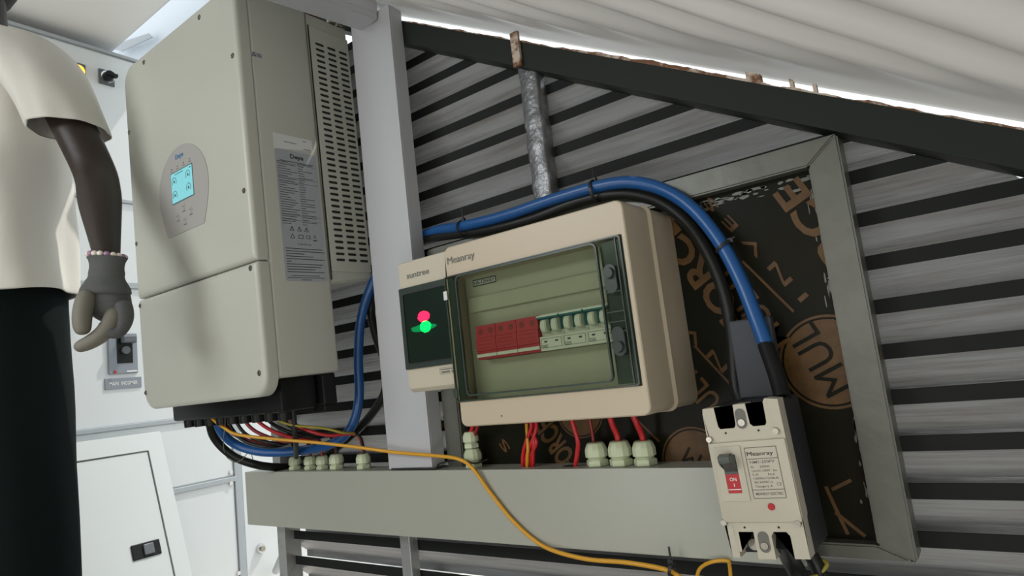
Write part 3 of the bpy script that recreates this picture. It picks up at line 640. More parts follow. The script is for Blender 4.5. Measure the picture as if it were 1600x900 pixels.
for cx_, cz in ((.0215, BH - .0315), (.0560, BH - .0315), (.0215, .0345), (.0560, .0345)): bcyl('small_hole', cx_, cz, yf + .0028, yf + .0024, .0011, .0011, 'dark')
# toggle surround, toggle, ON flag
bm = B(); ringplate(bm, rrect(.0060, .0345, .0620, .1180, .001), rrect(.0135, .0280, .0700, .1095, .001), yf - .0016, yf); obj('toggle_surround', bm, M['brk'], br)
bm = B(); box(bm, .0135, .0280, yf - .0008, yf - .0001, .0700, .1095, mi=0); obj('toggle_recess', bm, M['slate'], br)
bm = B(); box(bm, .0137, .0278, yf - .0013, yf - .0008, .0702, .0895, mi=0); fl = obj('on_flag', bm, M['red'], br)
bm = B(); text(bm, 'ON', (.0175, yf - .0013, .0825), (.0070, 0, 0), (0, 0, .0035), .01); text(bm, 'I', (.0208, yf - .0013, .0765), (.0008, 0, 0), (0, 0, .0035)); strip(bm, (.0140, yf - .0013, .0738), (.0275, yf - .0013, .0738), .0008, (0, -1, 0)); obj('on_lettering', bm, M['white_ink'], fl)
bm = B(); pr = [(.0140, y_, z_) for y_, z_ in ((yf - .0008, .0915), (yf - .012, .1015), (yf - .017, .1040), (yf - .017, .1110), (yf - .008, .1120), (yf - .0008, .1085))]; prism(bm, pr, (1, 0, 0), .0136); bmesh.ops.bevel(bm, geom=list(bm.edges), offset=.0012, segments=2, affect='EDGES'); obj('toggle', bm, M['slate'], br, smooth=.7)
# label
bm = B(); yl = yf - .0001
prism(bm, [(x, yl, z) for x, z in rrect(.0385, .0705, .0640, .1150, .001)], (0, -1, 0), .0002, 0)
L = yl - .0002
for p_, q_ in (((.0385, .064), (.0705, .064)), ((.0705, .064), (.0705, .115)), ((.0705, .115), (.0385, .115)), ((.0385, .115), (.0385, .064)), ((.0385, .1035), (.0705, .1035)), ((.0385, .0725), (.0705, .0725))): strip(bm, (p_[0], L, p_[1]), (q_[0], L, q_[1]), .0006, (0, -1, 0), 1)
for s, x, z, w, h, bd in (('Meanray', .0400, .1068, .0265, .0042, 0), ('Meanray', .0402, .1068, .0265, .0042, 0), ('NM1-250PV', .0415, .0990, .0250, .0028, .01), ('In    250A', .0418, .0945, .0190, .0022, .01), ('Ue=DC1000V   Icu', .0418, .0905, .0250, .0021, .008), ('Ui     Ics', .0420, .0868, .0220, .0021, .008), ('1000V/20kA', .0420, .0828, .0255, .0021, .008), ('IEC60947-2', .0422, .0790, .0185, .0021, .008), ('CE', .0640, .0762, .0048, .0032, .0), ('Category A', .0425, .0750, .0175, .0021, .008), ('MEANRAY ELECTRIC', .0412, .0672, .0275, .0026, .015)):
    text(bm, s, (x, L, z), (w, 0, 0), (0, 0, h), bd, mi=1, lift=.0003)
obj('rating_label', bm, [M['brk'], M['grey_ink']], br)
bm = B(); cyl(bm, (.0540, yf, .0555), (.0540, yf - .0016, .0555), .0036, .0033, n=22); obj('test_button', bm, M['red'], br, smooth=.7)
bm = B(); strip(bm, (BW - .001, yf + .05, .09), (BW - .001, yf + .05, .105), .002, (1, 0, 0), th=.0005); strip(bm, (BW - .001, yf + .04, .055), (BW - .001, yf + .04, .058), .002, (1, 0, 0), th=.0005); obj('side_ribs', bm, M['dark'], br)

# ================================================================== CABLE GLANDS on the trunking
def gland(px, label, sc=1., base=TZ, x=None, y_=-.028, rz=.2):
    x = at(px, 724, y=y_).x if x is None else x
    t = thing('cable_gland', label, 'cable gland', (x, y_, base), Matrix.Rotation(rz, 3, 'Z'), 'pale nylon cable glands on the trunking')
    bm = B(); lathe(bm, [(.0150 * sc, .0003), (.0160 * sc, .0012), (.0160 * sc, .0075 * sc), (.0150 * sc, .0088 * sc)], facets=6); obj('body_nut', bm, M['gland'], t)
    bm = B(); lathe(bm, [(.0125 * sc, .0088 * sc), (.0125 * sc, .0128 * sc)], n=24)
    for k in range(2): lathe(bm, [(.0125 * sc, (.0095 + k * .0018) * sc), (.0132 * sc, (.0102 + k * .0018) * sc), (.0125 * sc, (.0109 + k * .0018) * sc)], n=24)
    obj('thread', bm, M['gland'], t, smooth=1.)
    bm = B(); lathe(bm, [(.0150 * sc, .0125 * sc), (.0160 * sc, .0135 * sc), (.0160 * sc, .0225 * sc), (.0150 * sc, .0255 * sc), (.0125 * sc, .0310 * sc), (.0105 * sc, .0325 * sc), (.0070 * sc, .0325 * sc)], facets=6 if False else 12); 
    obj('dome_nut', bm, M['gland'], t, smooth=.35); return t
gland(461, 'leftmost pale gland, at the left end of the trunking', .80); gland(485, 'second pale gland from the left end of the trunking', .80)
gland(504, 'third pale gland from the left, under red cable', .80); gland(526, 'fourth pale gland from the left, largest of the left cluster', .88); gland(568, 'pale gland standing alone just left of the lilac upright', .84)
gx = at(740, 722, y=-.028).x
gland(0, 'lower of two stacked pale glands right of the lilac upright', .92, x=gx); gland(0, 'upper gland of the stacked pair, mouth upwards under enclosure', .80, base=TZ + .0305, x=gx - .001)
gland(934, 'left of three pale glands under the enclosure right end', 1.); gland(971, 'middle of three pale glands under the enclosure right end', 1.03); gland(1009, 'right of three pale glands, nearest the big breaker', 1.)

# ================================================================== CABLES
def path(pts): return [at(px, py, y=y_) for px, py, y_ in pts]
def ipath(pts): return path(pts)
# thick blue and black: up from under the inverter, behind the upright, over the enclosure, down to the breaker
cable('power_cable', path([(338, 645, -.17), (345, 672, -.16), (368, 694, -.13), (410, 706, -.10), (470, 704, -.06), (522, 692, -.045), (550, 665, -.035), (561, 620, -.030), (560, 560, -.028), (564, 500, -.022), (580, 448, -.010), (603, 410, -.004), (640, 378, -.004), (680, 361, -.012), (725, 353, -.034), (790, 337, -.040), (860, 313, -.042), (932, 292, -.042), (985, 285, -.040), (1035, 296, -.036), (1082, 326, -.036), (1125, 378, -.040), (1158, 440, -.046), (1182, 500, -.055), (1199, 545, -.065)]), .0088, M['blue_cable'], 'thick blue cable arching over the cream enclosure and down to the breaker', 'cable', n=16)
cable('insulating_sleeve', path([(1196, 538, -.063), (1206, 565, -.072), (1216, 595, -.082), (1223, 622, -.092)]), .0092, M['black_plastic'], 'shiny black taped end of the blue cable above the breaker', 'cable sleeve', n=16)
cable('power_cable', path([(326, 645, -.17), (334, 682, -.15), (362, 711, -.12), (400, 726, -.085), (438, 730, -.030), (465, 727, .004), (505, 714, .000), (545, 684, -.002), (580, 648, -.004), (602, 610, -.006), (601, 565, -.004), (586, 520, .0), (580, 480, .002), (598, 440, -.002), (640, 390, -.004), (680, 371, -.012), (760, 360, -.030), (830, 342, -.034), (890, 319, -.034), (945, 305, -.034), (990, 304, -.030), (1035, 318, -.024), (1075, 350, -.022), (1108, 400, -.022), (1130, 455, -.022), (1143, 520, -.022), (1150, 600, -.028), (1165, 640, -.040)]), .0082, M['black_rubber'], 'thick black cable running beneath the blue one over the enclosure', 'cable', n=16)
# grey conduit piece by the breaker
x_ = at(1143, 525, y=-.038).x; bm = B(); box(bm, x_, x_ + .050, -.044, -.030, -.078, .016, .002)
tag(obj('duct_offcut', bm, M['duct'], loc=(x_, -.03, -.08)), 'dark slate-grey duct piece behind the breaker top', 'duct')
# small conductors from the inverter to the left glands
def g_top(px, dz=.024): p = at(px, 724, y=-.028); return (p.x, -.028, TZ + dz)
small = [
 ('dkred', [(372, 628, -.17), (381, 655, -.165), (403, 676, -.15), (450, 690, -.11)], 504, 'dark red conductor, frontmost of the bundle under the inverter'),
 ('black_rubber', [(362, 632, -.175), (371, 662, -.165), (392, 683, -.15), (440, 694, -.11)], 461, 'thin black conductor sweeping to the leftmost gland'),
 ('red_cable', [(386, 626, -.165), (400, 655, -.155), (432, 676, -.13), (480, 688, -.09)], 526, 'bright red conductor in the middle of the inverter bundle'),
 ('black_rubber', [(397, 624, -.165), (412, 650, -.150), (440, 670, -.12), (490, 684, -.08)], 526, 'black conductor beside the bright red one under the inverter'),
 ('black_rubber', [(350, 636, -.18), (360, 666, -.17), (384, 690, -.155), (430, 698, -.12)], 485, 'lowest thin black conductor of the inverter bundle'),
 ('dkred', [(341, 640, -.175), (352, 664, -.170), (372, 682, -.16), (420, 694, -.12)], 485, 'dark red conductor hugging the connector block corner'),
 ('black_rubber', [(434, 612, -.13), (440, 640, -.125), (455, 668, -.11), (500, 676, -.08)], 568, 'black conductor dropping steeply from the inverter rear switch'),
 ('red_cable', [(441, 610, -.125), (448, 638, -.12), (463, 664, -.105), (510, 680, -.075)], 568, 'red conductor dropping steeply from the inverter rear switch'),
 ('olive', [(415, 620, -.155), (424, 648, -.15), (452, 663, -.13), (505, 669, -.09), (535, 676, -.065)], 568, 'yellow-green earth conductor above the inverter bundle'),
]
for mk, pts, gpx, lb in small:
    tp = Vector(g_top(gpx)); P = path(pts) + [tp + Vector((-.012, -.004, .040)), tp + Vector((random.uniform(-.003, .003), 0, .016)), tp - Vector((0, 0, .004))]
    cable('wire', P, .0033 if mk != 'olive' else .0024, M[mk], lb, 'wire', 'conductors under the inverter', n=10)
# long yellow cable
cable('data_cable', path([(318, 632, -.185), (330, 652, -.185), (350, 668, -.18), (372, 679, -.17), (430, 686, -.14), (500, 692, -.105), (560, 699, -.085), (620, 707, -.068), (680, 712, -.066), (716, 717, -.066), (738, 731, -.064), (765, 768, -.060), (800, 812, -.060), (838, 846, -.060), (870, 862, -.064), (920, 874, -.068), (980, 879, -.07), (1040, 890, -.07), (1068, 905, -.07)]), .0030, M['yellow_cable'], 'thin yellow cable trailing from the inverter across the front of the trunking', 'cable', n=10)
cable('data_cable', path([(1088, 905, -.05), (1094, 888, -.055), (1112, 878, -.06), (1136, 876, -.06), (1140, 884, -.055), (1142, 905, -.05)]), .0022, M['yellow_cable'], 'short yellow loop below the breaker left corner', 'cable', n=10)
cable('data_cable', path([(1262, 905, -.06), (1280, 896, -.06), (1292, 882, -.055), (1284, 874, -.05)]), .0022, M['olive'], 'short olive loop below the breaker right corner', 'cable', n=10)
cable('power_cable', path([(1222, 845, -.13), (1234, 872, -.10), (1250, 905, -.09), (1262, 960, -.09)]), .0095, M['black_plastic'], 'black cable leaving the bottom right terminal of the breaker', 'cable', n=14)
cable('power_cable', path([(1268, 868, -.055), (1278, 888, -.055), (1290, 930, -.05)]), .008, M['black_rubber'], 'black cable end behind the breaker bottom corner', 'cable', n=14)
# conductors under the cream enclosure
def drop(name, pts, r, mk, lb, g=None): cable(name, path(pts), r, M[mk], lb, 'wire', g, n=10)
g1 = 'red wires dropping from the cream enclosure'
for i, (a0, b0, c0) in enumerate(((838, 826, 822), (846, 835, 828), (832, 842, 834), (843, 838, 838))):
    drop('wire', [(a0 - 10, 655, -.045), (a0 - 8, 668, -.044 + i * .003), (b0 - 4, 690, -.042), (c0 - 5, 712, -.036), (c0 - 5, 728, -.030)], .0028, 'red_cable', ('leftmost red wire of the loose bundle under the enclosure', 'frontmost red wire bowing left in the loose bundle', 'red wire just right of the yellow one in the loose bundle', 'rightmost red wire of the loose bundle under the enclosure')[i], g1)
drop('wire', [(823, 655, -.040), (823, 672, -.042), (825, 700, -.044), (824, 716, -.040), (824, 730, -.034)], .0024, 'yellow_cable', 'yellow wire in the loose bundle under the enclosure')
drop('wire', [(892, 650, -.040), (897, 668, -.040), (903, 690, -.038), (902, 708, -.034), (899, 728, -.030)], .0034, 'red_cable', 'single red wire entering the rough hole in the trunking')
drop('wire', [(920, 650, -.034), (924, 668, -.032), (927, 688, -.029), (930, 700, -.028)], .0024, 'dkred', 'thin dark red wire entering the left of three glands')
drop('wire', [(952, 648, -.040), (957, 664, -.036), (964, 680, -.030), (968, 700, -.028)], .0042, 'red_cable', 'red wire entering the middle of the three glands')
drop('wire', [(988, 646, -.042), (995, 662, -.038), (1003, 680, -.030), (1007, 700, -.028)], .0042, 'red_cable', 'red wire entering the gland nearest the breaker')
drop('wire', [(742, 655, -.040), (738, 668, -.034), (734, 680, -.028), (736, 690, -.028)], .0030, 'red_cable', 'left red wire entering the stacked gland')
drop('wire', [(750, 655, -.040), (746, 668, -.034), (741, 682, -.028), (740, 690, -.028)], .0030, 'dkred', 'right dark red wire entering the stacked gland')
# rough knockout rim
p = at(891, 725, y=-.03); bm = B(); prism(bm, [(p.x + .013 * math.cos(2 * PI * i / 14) * random.uniform(.7, 1.1), -.030 + .008 * math.sin(2 * PI * i / 14) * random.uniform(.7, 1.1), TZ + .0005) for i in range(14)], (0, 0, 1), .0004)
tag(obj('cable_knockout', bm, M['dark'], loc=(p.x, -.03, TZ)), 'rough hole cut in the trunking top around the single red wire', 'hole')

# zip ties
def tie(px, py, y_, r, axis, lb, h=.004, tail=(0, 0, 1)):
    p = at(px, py, y=y_); ax = Vector(axis).normalized(); t = thing('cable_tie', lb, 'cable tie', p); bm = B()
    a_ = ax.orthogonal().normalized(); b2 = ax.cross(a_); P = [p + (a_ * math.cos(2 * PI * i / 20) + b2 * math.sin(2 * PI * i / 20)) * r for i in range(21)]
    for q in range(20):
        s1, s2 = P[q], P[q + 1]; o1 = (s1 - p).normalized() * .0012; o2 = (s2 - p).normalized() * .0012; hh = ax * h / 2
        vs = [bm.verts.new(v) for v in (s1 - hh, s1 + hh, s1 + hh + o1, s1 - hh + o1, s2 - hh, s2 + hh, s2 + hh + o2, s2 - hh + o2)]
        for f in ((0, 1, 5, 4), (1, 2, 6, 5), (2, 3, 7, 6), (3, 0, 4, 7)): bm.faces.new([vs[i] for i in f])
    obj('strap', bm, M['tie'], t, True)
    tl = Vector(tail); c0 = p + tl.normalized() * (r + .001); bm = B(); box(bm, c0.x - .0035, c0.x + .0035, c0.y - .003, c0.y + .003, c0.z - .003, c0.z + .003, .0006); cyl(bm, c0, c0 + tl * .018, .0014, n=8); obj('head', bm, M['tie'], t, True)
tie(725, 357, -.033, .0135, (1, -.3, .15), 'black cable tie round the cables near the lilac upright'); tie(931, 299, -.038, .0160, (1, 0, .1), 'black cable tie with upright tail above the enclosure')
tie(1131, 386, -.040, .0105, (.5, 0, -.85), 'black cable tie on the descending blue cable', tail=(.3, 0, .2)); tie(1050, 890, -.07, .008, (1, 0, -.2), 'black cable tie on the yellow cable at the picture bottom')
# strap bundling the inverter conductors, dark tie with tail at the stacked gland
bm = B(); P = path([(456, 606, -.128), (459, 650, -.125), (462, 690, -.112), (463, 714, -.062)])
tube(bm, P, .0048, n=10)
tag(obj('cable_strap', bm, M['tie'], loc=P[0]), 'broad black strap hanging vertically over the inverter conductors', 'strap')
bm = B(); tube(bm, path([(612, 733, -.0555), (650, 732, -.0560), (680, 731, -.0555), (688, 724, -.045), (720, 718, -.045), (741, 724, -.0475), (762, 718, -.03)]), .0015, n=8); tag(obj('cable_tie', bm, M['tie'], loc=at(690, 728, y=-.05)), 'long black tie tail lying at the foot of the lilac upright', 'cable tie')
# thin bare wires by the connector block
cable('wire', path([(349, 640, -.19), (352, 660, -.185), (349, 690, -.15), (353, 712, -.13), (366, 722, -.12), (378, 718, -.11), (390, 706, -.10), (396, 720, -.09)]), .0008, M['grey_ink'], 'loose thin dark wire curling below the connector block', 'wire', n=6)

# ================================================================== SWITCHBOARD at the left
CXP = -1.1
sb = thing('switchboard_cabinet', 'tall white metal switchboard at the left with lamp, switch and breaker cut-out', 'cabinet', (CXP - .4, -.9, FLOOR))
bm = B(); box(bm, CXP - .4, CXP - .004, -.9, 1.2, FLOOR, 1.100, .003); obj('carcass', bm, M['cab'], sb, True)
for (y0, y1, z0, z1) in ((-.895, 1.195, .640, 1.094), (-.895, 1.195, .385, .628), (-.895, 1.195, -.030, .366), (-.895, .322, -.232, -.044), (-.895, .322, FLOOR + .02, -.252), (.352, 1.195, FLOOR + .02, -.044)):
    bm = B(); box(bm, CXP - .004, CXP, y0, y1, z0, z1, .0015); obj('door_panel', bm, M['cab'], sb, True)
for (y0, y1, z0, z1) in ((-.895, 1.195, .366, .385), (-.895, 1.195, -.044, -.030), (-.895, .33, -.252, -.236), (.325, .349, FLOOR, -.047), (-.895, 1.195, .628, .640)):
    bm = B(); box(bm, CXP - .003, CXP + (.004 if z1 - z0 > .1 else .006), y0, y1, z0, z1, .002); obj('seam_rail', bm, M['cabseam'], sb, True)
def cabbox(name, pTL, pBR, t_, m, par=sb, bev=.002):
    A = at(*pTL, x=CXP); C = at(*pBR, x=CXP); bm = B(); box(bm, CXP, CXP + t_, min(A.y, C.y), max(A.y, C.y), min(A.z, C.z), max(A.z, C.z), bev); return obj(name, bm, m, par, True)
p = at(120, 112, x=CXP); bm = B(); cyl(bm, p, p + Vector((.014, 0, 0)), .019, .017, n=24); lp = obj('indicator_lamp', bm, M['orange'], sb, True, smooth=.7)
bm = B(); box(bm, CXP, CXP + .006, p.y - .024, p.y + .022, p.z - .027, p.z + .027, .002); obj('lamp_bezel', bm, M['dgrey'], lp, True)
p = at(166, 122, x=CXP); bm = B(); box(bm, CXP, CXP + .006, p.y - .022, p.y + .022, p.z - .024, p.z + .024, .002); rs = obj('rotary_switch', bm, M['dgrey'], sb, True)
bm = B(); cyl(bm, p + Vector((.006, 0, 0)), p + Vector((.012, 0, 0)), .019, n=24); obj('switch_collar', bm, M['chrome'], rs, True, smooth=.7)
bm = B(); cyl(bm, p + Vector((.012, 0, 0)), p + Vector((.030, 0, 0)), .015, .013, n=24); box(bm, p.x + .02, p.x + .036, p.y - .012, p.y + .020, p.z - .005, p.z + .005, .002); obj('switch_knob', bm, M['black_plastic'], rs, True, smooth=.7)
mt = cabbox('panel_meter', (84, 485), (101, 541), .008, M['black_plastic']); 
A = at(86, 492, x=CXP); C = at(98, 534, x=CXP); bm = B(); box(bm, CXP + .008, CXP + .009, A.y, C.y, C.z, A.z); obj('meter_glass', bm, M['mgrey'], mt, True)
ey, ez0, ez1 = (at(168, 550, x=CXP).y, at(215, 584, x=CXP).y), .115, .2320
bm = B(); box(bm, CXP, CXP + .006, ey[0], ey[1], ez0, ez1, .002); es = obj('breaker_cutout', bm, M['mgrey'], sb, True)
w = ey[1] - ey[0]
bm = B(); box(bm, CXP + .006, CXP + .007, ey[0] + w * .28, ey[0] + w * .82, ez0 + .030, ez1 - .010); obj('cutout_recess', bm, M['black_plastic'], es, True)
bm = B(); box(bm, CXP + .007, CXP + .026, ey[0] + w * .40, ey[0] + w * .90, ez1 - .030, ez1 - .008, .004, xf=None); cyl(bm, (CXP + .007, ey[0] + w * .55, ez1 - .050), (CXP + .018, ey[0] + w * .55, ez1 - .050), .011, n=16); obj('handle', bm, M['dgrey'], es, True)
bm = B(); cyl(bm, (CXP + .006, ey[0] + w * .2, ez0 + .006), (CXP + .009, ey[0] + w * .2, ez0 + .006), .004, n=12); obj('trip_button', bm, M['red'], es, True)
bm = B(); box(bm, CXP + .006, CXP + .0065, ey[0] + w * .6, ey[0] + w * .95, ez0 + .004, ez0 + .008); obj('cutout_label', bm, M['white_ink'], es, True)
A = at(163, 592, x=CXP); C = at(221, 604, x=CXP); bm = B(); box(bm, CXP, CXP + .003, A.y, C.y, .0725, .1035, .001); npl = obj('nameplate', bm, M['mgrey'], sb, True)
bm = B(); text(bm, 'MAIN  INCOMER', (CXP + .003, A.y + .012, .083), (0, C.y - A.y - .024, 0), (0, 0, .010), .01); obj('name_lettering', bm, M['white_ink'], npl, True)
p = at(407, 857, x=CXP); bm = B(); cyl(bm, p, p + Vector((.010, 0, 0)), .017, .014, n=28); cyl(bm, p + Vector((.010, 0, 0)), p + Vector((.016, 0, 0)), .008, n=20, mi=1); obj('door_lock', bm, [M['chrome'], M['screw']], sb, True, smooth=.7)
for a_ in ((360, 738), (360, 755), (372, 895)):
    p = at(*a_, x=CXP); bm = B(); cyl(bm, p, p + Vector((.006, 0, 0)), .006, n=14); obj('panel_screw', bm, M['chrome'], sb, True)
bm = B(); box(bm, CXP - .38, CXP + .005, -.9, 1.2, 1.1003, 1.110, .002); obj('top_rim', bm, M['cabseam'], sb, True)
# leaning distribution board cover
TL = Vector((-1.085, -.42, -.066)); TR = Vector((-1.085, .088, -.066)); slope = Vector((.15, 0, -.396)).normalized(); Hh = .690
nn = Vector((0, 1, 0)).cross(slope).normalized(); nn = nn if nn.x > 0 else -nn
LR = Matrix((Vector((0, 1, 0)), -slope, nn)).transposed()
lid = thing('distribution_board_cover', 'off-white distribution board cover leaning against the switchboard', 'panel cover', TL + slope * Hh, LR)
W_ = .508
bm = B(); ringplate(bm, rrect(0, W_, 0, Hh, .004), rrect(.05, W_ - .042, .05, Hh - .052, .004), 0, .014); bm.transform(Matrix(((1, 0, 0, 0), (0, 0, 1, 0), (0, 1, 0, 0), (0, 0, 0, 1)))); 
obj('surround', bm, M['cab2'], lid)
bm = B(); box(bm, .053, W_ - .045, .053, Hh - .055, .001, .0105, .001); dr_ = obj('door', bm, M['cab2'], lid)
A = at(230, 858, x=-.955); hl = wmat(lid).inverted() @ A; bm = B(); box(bm, hl.x - .036, hl.x + .036, hl.y - .020, hl.y + .020, .0105, .014, .002); hd = obj('door_handle', bm, M['black_plastic'], dr_)
bm = B(); box(bm, hl.x - .008, hl.x + .018, hl.y - .014, hl.y + .014, .014, .019, .002); obj('handle_latch', bm, M['dgrey'], hd)
# white sheet hanging above the switchboard
bm = B(); y_ = .15
P = [at(a0, b0, y=y_ + dy) for a0, b0, dy in ((138, 74, 0), (170, 50, .0), (240, 6, 0), (330, -70, 0), (460, -90, 0), (430, 60, 0), (330, 95, 0), (205, 92, 0))]
prism(bm, P, (0, 1, 0), .004)
tag(obj('sheet_and_shade', bm, M['sheet'], loc=P[0]), 'bluish-white plastic sheet hanging above the switchboard', 'sheet')
bm = B(); P = [at(a0, b0, y=y_ - .03) for a0, b0 in ((165, 74), (232, 52), (238, 58), (190, 80))]; prism(bm, P, (0, 1, 0), .003); tag(obj('sheet_and_shade', bm, M['cabseam'], loc=P[0]), 'small grey strip standing in for shade just above the cabinet top', 'sheet')  # grey strip added for the shadow line under the ceiling
# ================================================================== PERSON
th = 1.08; yaw = .6255
rh = Vector((math.cos(yaw), math.sin(yaw), 0)); fh = Vector((-math.sin(yaw), math.cos(yaw), 0))
PFd = (-rh * math.cos(th) - fh * math.sin(th)).normalized(); PLf = Vector((0, 0, 1)).cross(PFd).normalized()   # facing, own left
shL = deep(52, 68, 1.27); elL = deep(151, 272, 1.225); wrL = deep(168, 405, 1.06)
ctr = Vector((-.700, -.420, 0)); sw = .200
tcx = Vector((shL.x, shL.y, 0)) - PLf * sw; ctr = tcx
def pp(l, f_, z): return ctr + PLf * l + PFd * f_ + Vector((0, 0, z))
pr = thing('person', 'person in a pale T-shirt, dark trousers and grey glove, arm hanging beside the inverter', 'person', (ctr.x, ctr.y, FLOOR))
zs = shL.z
V = []; E = []; Rr = []
def nv(p_, r, par=None):
    V.append(Vector(p_)); Rr.append(r); i = len(V) - 1
    if par is not None: E.append((par, i))
    return i
pel = nv(pp(0, 0, .22), .125); sp = nv(pp(0, 0, .38), .115, pel); ch = nv(pp(0, .01, zs - .16), .130, sp); nk0 = nv(pp(-.02, 0, zs + .02), .070, ch); nk = nv(pp(-.045, .01, zs + .10), .048, nk0)
hd1 = nv(pp(-.045, .03, zs + .17), .070, nk); hd2 = nv(pp(-.045, .035, zs + .24), .082, hd1); hd3 = nv(pp(-.045, .03, zs + .30), .060, hd2)
nose = nv(pp(-.045, .125, zs + .205), .014, hd1)
s0 = nv(pp(.09, 0, zs - .05), .052, nk0); s1 = nv(shL - Vector((0, 0, .02)), .042, s0); u1 = nv(shL.lerp(elL, .5), .037, s1); e1 = nv(elL, .0350, u1); f1 = nv(elL.lerp(wrL, .35), .0350, e1); f2 = nv(elL.lerp(wrL, .75), .0245, f1); w1 = nv(wrL, .0185, f2); h1 = nv(wrL + (wrL - elL).normalized() * .022, .0120, w1)
s0 = nv(pp(-.09, 0, zs - .05), .052, nk0); s1 = nv(pp(-sw, 0, zs - .02), .042, s0); u1 = nv(pp(-sw - .03, 0, zs - .15), .047, s1); e1 = nv(pp(-sw - .04, .0, zs - .30), .040, u1); f1 = nv(pp(-sw - .03, .08, zs - .42), .036, e1); w1 = nv(pp(-sw - .02, .12, zs - .53), .025, f1); h1b = nv(pp(-sw - .02, .14, zs - .59), .030, w1)
for s in (1, -1):
    hp = nv(pp(s * .085, 0, .16), .080, pel); kn = nv(pp(s * .12, .02, -.28), .058, hp); cf = nv(pp(s * .10, .0, -.42), .052, kn); an = nv(pp(s * .10, -.01, FLOOR + .10), .036, cf); ft = nv(pp(s * .10, .12, FLOOR + .045), .032, an)
me = bpy.data.meshes.new('body'); inv_ = wmat(pr).inverted(); me.from_pydata([inv_ @ v for v in V], E, []); me.materials.append(M['skin'])
body = bpy.data.objects.new('body', me); COL.objects.link(body); body.parent = pr
sk = body.modifiers.new('skin', 'SKIN'); sk.use_smooth_shade = True; ss = body.modifiers.new('sub', 'SUBSURF'); ss.levels = ss.render_levels = 2
for i, r in enumerate(Rr): me.skin_vertices[0].data[i].radius = (r * 1.08, r * 1.08)
me.skin_vertices[0].data[0].use_root = True
WM[body.name] = wmat(pr)
# clothing helpers: rings round the trunk
def ell(c, a_, b2, n=40, wob=0., ph=0., ax=None, ay=None):
    ax = ax or PLf; ay = ay or PFd; out = []
    for i in range(n):
        an = 2 * PI * i / n; k = 1 + wob * noise.noise(Vector((math.cos(an) * 2.2, math.sin(an) * 2.2, ph)))
        out.append(c + ax * (a_ * k * math.cos(an)) + ay * (b2 * k * math.sin(an)))
    return out
bm = B(); rings = []
zb = deep(60, 468, 1.33).z
for i in range(26):
    tt = i / 25; z = zb + (zs + .085 - zb) * tt
    if tt < .80: a_ = .172 + .020 * (1 - tt) ** 2; b2 = .138 - .004 * tt
    else: q = (tt - .80) / .20; a_ = .176 - .100 * q ** 2.4; b2 = .135 - .064 * q ** 2.0
    rings.append([p_ + Vector((0, 0, .012 * noise.noise(Vector((p_.x * 9, p_.y * 9, 3))) if i == 0 else 0)) for p_ in ell(pp(0, -.005, z), a_, b2, 48, .10 * (1 - tt) + .03, tt * 2.6)])
rings = [[p_ + (p_ - pp(0, 0, p_.z - 0)).normalized() * (.010 * noise.noise(Vector((p_.x * 11, p_.y * 11, p_.z * 3.5))) + .004 * noise.noise(Vector((p_.x * 26, p_.y * 26, p_.z * 12 + p_.x * 20)))) for p_ in rg] for rg in rings]
loft(bm, rings, cap=False)
shirt = obj('tshirt', bm, M['shirt'], pr, True, smooth=2.); md = shirt.modifiers.new('t', 'SOLIDIFY'); md.thickness = .004; md = shirt.modifiers.new('s', 'SUBSURF'); md.levels = md.render_levels = 1
# sleeve
bm = B(); rings = []; hc = deep(109, 207, 1.245); N0 = 40
c_a = shL - PLf * .085 + Vector((0, 0, -.028)); c_b = shL + PLf * .014 + Vector((0, 0, -.010))
for i in range(17):
    tt = i / 16; q = tt
    c0 = (c_a * (1 - q) ** 2 + c_b * 2 * q * (1 - q) + hc * q * q)
    e = min(1, q * 1.5); tilt = e * PI / 2                # ring plane turns from upright to level
    up_ = Vector((0, 0, 1)) * math.cos(tilt) + PLf * math.sin(tilt)
    a_ = .080 - .025 * min(1, q * 2.2) + .007 * q; b2 = .098 - .022 * q
    rings.append(ell(c0, a_, b2, N0, .10 * q + .03, q * 1.8 + 4, up_, PFd))
rings.append([p_.lerp(hc, .06) + Vector((0, 0, .003)) for p_ in rings[-1]])
loft(bm, rings, cap=False); slv = obj('sleeve', bm, M['shirt'], shirt, True, smooth=2.); md = slv.modifiers.new('t', 'SOLIDIFY'); md.thickness = .003; md = slv.modifiers.new('s', 'SUBSURF'); md.levels = md.render_levels = 1
bm = B()
loft(bm, [ell(pp(-sw + .03 * (1 - q) - .03 * q, 0, zs + .005 - .20 * q), .060, .085 - .02 * q, 24, .05, q, PLf, PFd) for q in (0, .33, .66, 1)], cap=False)
slv2 = obj('sleeve', bm, M['shirt'], shirt, True, smooth=2.)
# trousers
bm = B(); hz = deep(60, 893, 1.3).z
rings = [ell(pp(0, -.002, zb + .06 - .10 * q), .142, .120 + .006 * q, 40, .02, q) for q in (0, .5, 1)]
loft(bm, rings, cap=True)
for s in (1, -1):
    rings = []
    for i in range(12):
        tt = i / 11; z = zb + .02 + (hz - zb - .02) * tt
        rings.append(ell(pp(s * (.052 + .080 * tt), .0 + .004 * tt, z), .092 - .006 * tt, .122 - .026 * tt, 36, .05, tt * 3 + s))
    rings.append([p_ + (pp(s * .13, .004, hz) - p_) * .05 + Vector((0, 0, .004)) for p_ in rings[-1]])
    loft(bm, rings, cap=False)
tr = obj('trousers', bm, M['denim'], pr, True, smooth=2.)
for s in (1, -1):
    bm = B(); loft(bm, [ell(pp(s * .10, .05 + dx, FLOOR + z_), a_, b2, 24) for z_, a_, b2, dx in ((.001, .048, .135, 0), (.02, .050, .138, 0), (.05, .046, .125, -.01), (.08, .042, .080, -.045), (.11, .040, .060, -.06))]); obj('shoe', bm, M['shoe'], pr, True, smooth=1.)
